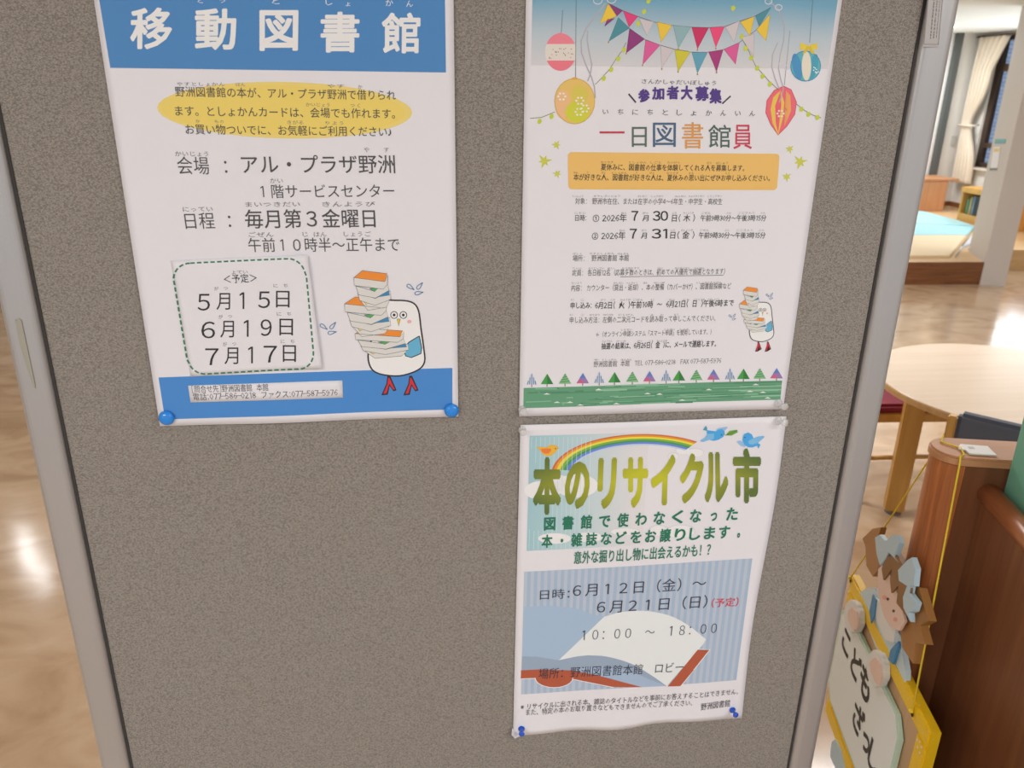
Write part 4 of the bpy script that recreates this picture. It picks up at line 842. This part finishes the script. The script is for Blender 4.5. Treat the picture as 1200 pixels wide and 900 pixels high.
# rounded end strip (veneer) and flat panel behind it
hs = []
for k in range(25): t = math.pi / 2 + math.pi * k / 24; hs.append(cc + ee * (r0 * math.cos(t)) + dd * (r0 * math.sin(t)) + Vector((0, 0, .03)))
o = prism('rounded_end', hs, (0, 0, RH - .045), RW, rack)
prism('end_panel', [cc - dd * r0 + ee * .0005 + Vector((0, 0, .03)), cc + ee * .75 - dd * r0 + Vector((0, 0, .03)), cc + ee * .75 + dd * r0 + Vector((0, 0, .03)), cc + dd * r0 + ee * .0005 + Vector((0, 0, .03))], (0, 0, RH - .045), RD, rack)
prism('top_cap', stadium(cc, r0 + .003, .75, RH - .013), (0, 0, .013), RC, rack, bev=.003)
prism('plinth', stadium(cc, r0 - .008, .75, 0), (0, 0, .03), mat('dark_plinth', (60, 45, 38), .6), rack)
# side panel coming forward with its round rail, meeting the end panel
rl = pP(1161, 568, cc - dd * r0, dd); 
ZR = rl.z; s0 = (rl - cc).dot(ee)
A = cc + ee * s0 - dd * r0; A.z = 0
FW = .52
def at(ds, de, z): return A - dd * ds + ee * de + Vector((0, 0, z))
prism('side_panel', [at(0, -.009, .03), at(FW, -.009, .03), at(FW, .011, .03), at(0, .011, .03)], (0, 0, ZR - .05), RD, rack)
bm = bmesh.new(); add_tube(bm, [at(.0, 0, ZR - .015), at(.15, 0, ZR - .016), at(.3, 0, ZR - .03), at(.42, 0, ZR - .075), at(FW, 0, ZR - .16)], .0165, 16); from_bm('rail', bm, RR, rack, smooth=True)
prism('bin_floor', [at(0, .011, ZR - .22), at(FW, .011, ZR - .22), at(FW, .5, ZR - .22), at(0, .5, ZR - .22)], (0, 0, .015), RD, rack)
prism('bin_front', [at(FW, -.009, .03), at(FW, .5, .03), at(FW - .02, .5, .03), at(FW - .02, -.009, .03)], (0, 0, .72), RD, rack)
prism('plinth', [at(0.01, 0.005, 0), at(FW - .03, 0.005, 0), at(FW - .03, .48, 0), at(0.01, .48, 0)], (0, 0, .03), mat('dark_plinth', (60, 45, 38), .6), rack)
# teal books standing in the bin behind the rail
TEAL = mat('teal_cover', (122, 190, 165), .55); TEAL2 = mat('teal_cover_edge', (175, 212, 196), .6)
def teal(name, d0, d1, e0, e1, h, label):
    t = thing(name, label, 'file', at((d0 + d1) / 2, (e0 + e1) / 2, ZR - .205), 'teal files in the rack')
    def bx_(nm, a0, a1, b0, b1, z0, z1, m, bv=.0015): prism(nm, [at(a0, b0, z0), at(a1, b0, z0), at(a1, b1, z0), at(a0, b1, z0)], (0, 0, z1 - z0), m, t, bev=bv)
    zb = ZR - .2049
    bx_('cover', d0, d1, e0, e0 + .004, zb, zb + h, TEAL); bx_('cover', d0, d1, e1 - .004, e1, zb, zb + h, TEAL); bx_('spine', d0, d0 + .004, e0 + .004, e1 - .004, zb, zb + h, TEAL2, .0005)
    bx_('page_block', d0 + .006, d1 - .006, e0 + .005, e1 - .005, zb + .004, zb + h - .006, mat('page_white', (222, 220, 212), .7), 0)
tp_ = pP(1188, 447, rl + ee * .02, ee); tb_ = pP(1167, 559, rl + ee * .02, ee); d0 = (A - tp_).dot(dd); print('teal', d0, (A - tb_).dot(dd), tp_.z, ZR)
teal('teal_file', max(d0, .005), .24, .0185, .036, tp_.z - (ZR - .205), 'tall teal file standing just behind the rounded rail of the rack')
teal('teal_file', .012, .25, .042, .066, tp_.z - (ZR - .205) + .03, 'teal file behind the front one, standing slightly taller in the rack')

# ================================================================ HANGING SIGN
YEL = mat('yellow_paint', (248, 200, 20), .45); YELS = mat('yellow_string', (252, 212, 55), .7); SWH = mat('white_paint', (236, 242, 240), .5); SGR = mat('pale_green_paint', (200, 228, 208), .5)
nz = N(YEL, 'ShaderNodeTexVoronoi', Scale=120.0); tc = N(YEL, 'ShaderNodeTexCoord'); L(YEL, tc.outputs['Object'], nz.inputs['Vector'])
rp = ramp(YEL, [(.10, rgb((250, 235, 170))), (.14, rgb((250, 200, 22)))]); L(YEL, nz.outputs['Distance'], rp.inputs[0]); L(YEL, rp.outputs[0], YEL.node_tree.nodes['Principled BSDF'].inputs['Base Color'])
TH = .016; ZS = Q.z; SL = .40; SHH = .33
sign = thing('hanging_sign', 'yellow framed wooden sign with a girl, hung by yellow string on the rack', 'sign', Q + dd * (SL / 2) - Vector((0, 0, SHH)))
def sp_(s, z, off=0): return Q + dd * s + nn * off + Vector((0, 0, z - Q.z))
def zq(x, y, off=0.0):   # pixel of the lower right crop (3x) -> point on the sign's plane shifted towards the viewer by off
    return pP(940 + x / 3, 600 + y / 3, Q + nn * off, nn)
def sprism(nm, pts2, o0, o1, m, par=sign, bev=0.0): return prism(nm, [zq(x, y, o0) for x, y in pts2], nn * (o1 - o0), m, par, bev=bev)
def rect(s0, s1, z0, z1, ch=0.0):
    if not ch: return [(s0, z0), (s1, z0), (s1, z1), (s0, z1)]
    return [(s0 + ch, z0), (s1 - ch, z0), (s1, z0 + ch), (s1, z1 - ch), (s1 - ch, z1), (s0 + ch, z1), (s0, z1 - ch), (s0, z0 + ch)]
ztop, zbot = ZS, ZS - SHH
TAN = wood('tan_board', (205, 170, 130), (190, 152, 112), .5)
prism('backing_board', [sp_(s, z, -TH * .6) for s, z in rect(.02, SL - .02, zbot + .02, ztop - .015)], nn * .006, TAN, sign)
for nm, (s0, s1, z0, z1) in zip(('frame_rail',) * 4, ((0, SL, ztop - .032, ztop), (0, SL, zbot, zbot + .032), (0, .036, zbot + .032, ztop - .032), (SL - .036, SL, zbot + .032, ztop - .032))):
    prism(nm, [sp_(s, z, -TH) for s, z in rect(s0, s1, z0, z1)], nn * (TH * 1.0), YEL, sign, bev=.003)
prism('panel', [sp_(s, z, -.002) for s, z in rect(.07, SL - .0, zbot + .05, ztop - .058, .026)], nn * .006, SGR, sign)
prism('panel_face', [sp_(s, z, .0041) for s, z in rect(.078, SL - .008, zbot + .056, ztop - .064, .024)], nn * .0008, SWH, sign)
for ds, dz in ((.012, -.04), (.02, -.038), (.013, -.052), (.022, -.05), (.028, -.042), (.012, -.1), (.02, -.105)): # painted white dots
    bm = bmesh.new(); c_ = sp_(ds, ztop + dz, .0002); add_lathe(bm, [(.0001, 0), (.0018, 0), (.0018, .0003), (.0001, .0003)], Matrix.Translation(c_) @ Vector((0, 0, 1)).rotation_difference(nn).to_matrix().to_4x4(), 10); from_bm('painted_dot', bm, SWH, sign)
# lettering on the panel
def sign_text(ch, x0, y0, x1, y1, hw):
    """one glyph centred on the line of writing; s runs along the sign"""
    need(ch, 0, 3); make_glyphs(); gv, gf = GLYPH[(ch, 0, 3)]; of = .035
    xs = [v[0] for v in gv]; ys = [v[1] for v in gv]; a0, a1, b0, b1 = min(xs), max(xs), min(ys), max(ys)
    P0 = pP(x0, y0, Q + nn * .0052, nn); sc_ = (P0 - Q).dot(dd); V, F = [], []
    for kc in range(9):
        an = math.pi / 4 * kc; dx, dy = (of * math.cos(an), of * math.sin(an)) if kc else (0, 0); n0 = len(V)
        for x, y in gv: V.append(sp_(sc_ + (.5 - (x + dx - a0) / (a1 - a0)) * x1, P0.z + ((y + dy - b0) / (b1 - b0) - .5) * y1, .0052 + kc * .00003))
        F += [tuple(i + n0 for i in f) for f in gf]
    me = bpy.data.meshes.new('letter'); me.from_pydata(V, [], F); link('letter', me, mat('black_paint', (32, 30, 32), .5), sign)
for ch, q4 in (('こ', (991.5, 753, .040, .042)), ('ど', (1003, 780, .046, .052)), ('も', (1014, 800, .050, .058)), ('ざ', (1006, 843, .050, .058)), ('っ', (1014.5, 871, .032, .032)), ('し', (1023, 888, .038, .05))):
    sign_text(ch, *q4, 0)
# string: far end hole -> up behind the post -> over the cap -> down to the near end hole, knots and tag
hole_n, hole_f = zq(390, 700, .001), zq(172, 232, .001)
capz = RH + .0025
t_on = pz(1128, 541, capz); 
def capp(x, y): p = pz(x, y, RH + .002); return p
fr = cc - dd * (r0 + .005) + ee * ((capp(1130, 540) - cc).dot(ee)); fr.z = RH
bk_ = cc + dd * (r0 + .005) + ee * .0; bk_.z = RH
path = [hole_n, hole_n + Vector((0, 0, .02))]
c1 = capp(1130, 533); c2 = capp(1126, 525); c3 = capp(1107, 519); c4 = capp(1103, 517.5)
fe = fr.copy(); fe.z = RH - .004
ptn = [hole_n + nn * .001, hole_n.lerp(fe, .5), fe, fr + Vector((0, 0, .003)) + dd * .003, c1, c2, c3, c4]
be = cc + dd * (r0 + .005) - ee * .006; be.z = RH - .006
ptn += [be + Vector((0, 0, .008)), be, be.lerp(hole_f, .5), hole_f + nn * .001]
bm = bmesh.new(); add_tube(bm, ptn, .0014, 8); from_bm('string', bm, YELS, sign, smooth=True)
for h in (hole_n, hole_f):
    bm = bmesh.new(); add_lathe(bm, [(.0001, -.003), (.003, -.002), (.004, 0), (.003, .002), (.0001, .003)], Matrix.Translation(h + nn * .003), 10); from_bm('knot', bm, YELS, sign, smooth=True)
    bm = bmesh.new(); add_lathe(bm, [(.0001, 0), (.004, 0), (.004, .0006), (.0001, .0006)], Matrix.Translation(h + nn * .0003 - Vector((0, 0, .006))) @ Vector((0, 0, 1)).rotation_difference(nn).to_matrix().to_4x4(), 12); from_bm('string_hole', bm, mat('hole_dark', (50, 35, 15), .8), sign)
tg = thing('plastic_tag', 'flat white plastic tag lying on top of the rack, looped on the yellow string', 'tag', capp(1150, 530))
tz = lambda x, y: pz(1100 + x * .13333, 500 + y * .13333, RH + .0008)
prism('plate', [tz(*p) for p in ((170, 180), (190, 160), (225, 165), (430, 180), (512, 262), (265, 245), (232, 212), (200, 210), (172, 200))], (0, 0, .0022), mat('tag_white', (228, 228, 226), .4), tg, bev=.0006)
prism('printed_patch', [tz(*p) + Vector((0, 0, .0023)) for p in ((252, 187), (300, 190), (318, 208), (268, 206))], (0, 0, .0002), mat('tag_grey', (188, 192, 200), .5), tg)

# the girl cut-out, layered flat wooden pieces on the upper rail
HAIR = mat('hair_brown_paint', (172, 122, 66), .5); HAIR2 = mat('hair_dark_paint', (140, 98, 48), .5); SKIN = mat('skin_paint', (236, 206, 190), .5); BOW = mat('bow_pale_blue', (190, 214, 226), .5); DRS = mat('dress_white_blue', (205, 224, 230), .5); DBL = mat('ribbon_blue', (70, 140, 185), .5); CUF = mat('cuff_white', (232, 232, 228), .5); ROSE = mat('cheek_pink', (235, 165, 150), .6); EYE = mat('eye_dark', (60, 40, 30), .5)
girl = None
def piece(nm, pts, o0, o1, m, bev=.0): return sprism(nm, pts, o0, o1, m, sign, bev)
piece('pigtail', [(268, 60), (298, 55), (282, 110), (302, 190), (268, 228), (246, 190), (242, 120), (232, 95)], -.010, .000, HAIR)
piece('pigtail', [(400, 262), (440, 268), (474, 385), (444, 400), (462, 468), (428, 462), (418, 535), (380, 480), (372, 420), (385, 340)], -.010, .002, HAIR)
piece('dress', [(208, 290), (245, 270), (275, 268), (300, 330), (345, 410), (368, 440), (372, 500), (383, 560), (380, 632), (330, 570), (275, 470), (235, 370)], -.010, -.001, DRS)
piece('collar', [(262, 300), (300, 330), (340, 410), (330, 460), (300, 450), (268, 380)], -.001, .003, CUF)
piece('ribbon', [(252, 290), (264, 310), (258, 365), (246, 392), (240, 350)], .003, .005, DBL)
piece('ribbon', [(345, 455), (347, 470), (326, 536), (310, 520), (318, 485)], .0005, .004, DBL)
piece('hair', [(310, 135), (345, 140), (378, 190), (392, 270), (388, 330), (372, 390), (352, 400), (300, 300), (282, 200)], -.003, .006, HAIR2)
piece('face', [(276, 200), (300, 180), (330, 250), (358, 330), (370, 385), (350, 418), (320, 405), (298, 370), (280, 310), (272, 260)], .006, .010, SKIN)
piece('fringe', [(300, 160), (335, 150), (372, 200), (390, 270), (384, 330), (374, 368), (350, 335), (338, 320), (345, 260), (320, 285), (315, 240), (322, 200), (292, 240), (286, 200)], .010, .013, HAIR2)
piece('bow', [(272, 90), (290, 80), (304, 100), (312, 102), (330, 82), (352, 82), (360, 110), (342, 160), (356, 180), (322, 145), (300, 182), (290, 190), (278, 150)], .006, .014, BOW, .001)
piece('bow', [(386, 170), (404, 160), (418, 200), (412, 262), (400, 262), (396, 285), (422, 320), (412, 350), (396, 356), (398, 388), (374, 340), (372, 300), (386, 262), (358, 245), (354, 205)], .006, .014, BOW, .001)
for ex, ey in ((302, 306), (322, 348)):
    sprism('eye', [(ex + 4 * math.cos(k), ey + 5 * math.sin(k)) for k in [i * .785 for i in range(8)]], .0101, .0108, EYE)
for ex, ey in ((290, 300), (328, 378)):
    sprism('cheek', [(ex + 7 * math.cos(k), ey + 8 * math.sin(k)) for k in [i * .628 for i in range(10)]], .0101, .0105, ROSE)
def scallop(cx, cy, rx, ry, n=9):
    pts = []
    for k in range(n * 5):
        a_ = 2 * math.pi * k / (n * 5); r = 1 + .07 * abs(math.sin(a_ * n / 2)); pts.append((cx + rx * r * math.cos(a_) , cy + ry * r * math.sin(a_) + .25 * rx * math.cos(a_)))
    return pts
piece('cuff', scallop(194, 368, 27, 55), .001, .011, CUF, .001); piece('hand', [(168, 345), (182, 335), (196, 350), (204, 385), (200, 412), (186, 418), (172, 395), (165, 368)], .011, .014, SKIN, .001)
piece('cuff', scallop(278, 552, 31, 62), .001, .011, CUF, .001); piece('hand', [(248, 520), (264, 510), (280, 535), (286, 580), (278, 612), (262, 600), (246, 560), (242, 535)], .011, .014, SKIN, .001)
piece('shoe', [(118, 810), (132, 800), (150, 840), (165, 905), (140, 920), (112, 860)], -.006, .002, BOW)

# ================================================================ TABLE AND CHAIRS
TW = wood('table_beech', (228, 210, 190), (220, 200, 178), .3, .24, 'X', .02); TE_ = wood('table_edge', (205, 165, 112), (190, 148, 96), .5, .4, 'X'); LG_ = wood('table_leg_wood', (214, 168, 92), (198, 150, 76), .5, .4, 'Z')
tc_ = Vector((1.975, 1.489, 0)); tb = thing('round_table', 'round pale wooden table with honey wood legs behind the rack', 'table', tc_)
bm = bmesh.new(); add_lathe(bm, [(.001, .674), (.445, .674), (.455, .677), (.456, .694), (.454, .6985), (.001, .6985)], Matrix.Translation(tc_), 96); from_bm('table_edge', bm, TE_, tb)
bm = bmesh.new(); add_lathe(bm, [(.001, .6985), (.4535, .6985), (.4520, .7), (.001, .7)], Matrix.Translation(tc_), 96); from_bm('tabletop', bm, TW, tb)
for k in range(3):
    a_ = math.radians(103 + 120 * k); c_ = tc_ + Vector((math.cos(a_), math.sin(a_), 0)) * .40
    T = Matrix.Translation(c_) @ Matrix.Rotation(a_ - .6, 4, 'Z')
    bm = bmesh.new(); add_box(bm, (-.028, -.036, .012), (.028, .036, .674), .006, T); lg = from_bm('leg', bm, LG_, tb)
    bm = bmesh.new(); add_lathe(bm, [(.001, 0), (.032, 0), (.03, .012), (.001, .012)], Matrix.Translation(c_), 20); from_bm('glide', bm, mat('grey_glide', (120, 118, 115), .5), lg)
RED = mat('wine_upholstery', (130, 30, 52), .8); SLATE = mat('slate_upholstery', (92, 98, 112), .8)
def chair(loc, rz, label, bm_):
    t = thing('reading_chair', label, 'chair', loc, None, rz)
    box('seat', (-.20, -.20, .395), (.20, .20, .435), RED, t, .012, False); box('seat_frame', (-.195, -.195, .355), (.195, .195, .395), LG_, t, .004, False)
    box('backrest', (-.188, -.22, .56), (.188, -.18, .805), bm_, t, .010, False)
    for sx_ in (-1, 1):
        bm = bmesh.new(); add_box(bm, (-.012, -.014, 0), (.012, .014, .79), .004, Matrix.Translation((sx_ * .20, -.20, 0))); from_bm('rear_leg', bm, LG_, t, False)
        bm = bmesh.new(); add_tube(bm, [(sx_ * .19, .185, 0), (sx_ * .185, .18, .25), (sx_ * .17, .17, .36)], [.014, .018, .018], 10); from_bm('front_leg', bm, LG_, t, False, True)
        bm = bmesh.new(); add_tube(bm, [(sx_ * .2, -.2, .2), (sx_ * .187, .18, .2)], .010, 8); from_bm('stretcher', bm, LG_, t, False, True)
    return t
chair((1.70, 1.045, 0), math.atan2(.69, .73) - math.pi / 2 + math.radians(0), 'chair with a slate blue backrest, between the rack and the round table', SLATE)
chair((1.995, 2.165, 0), math.radians(-93), 'wine red chair on the far left side of the round table', RED)
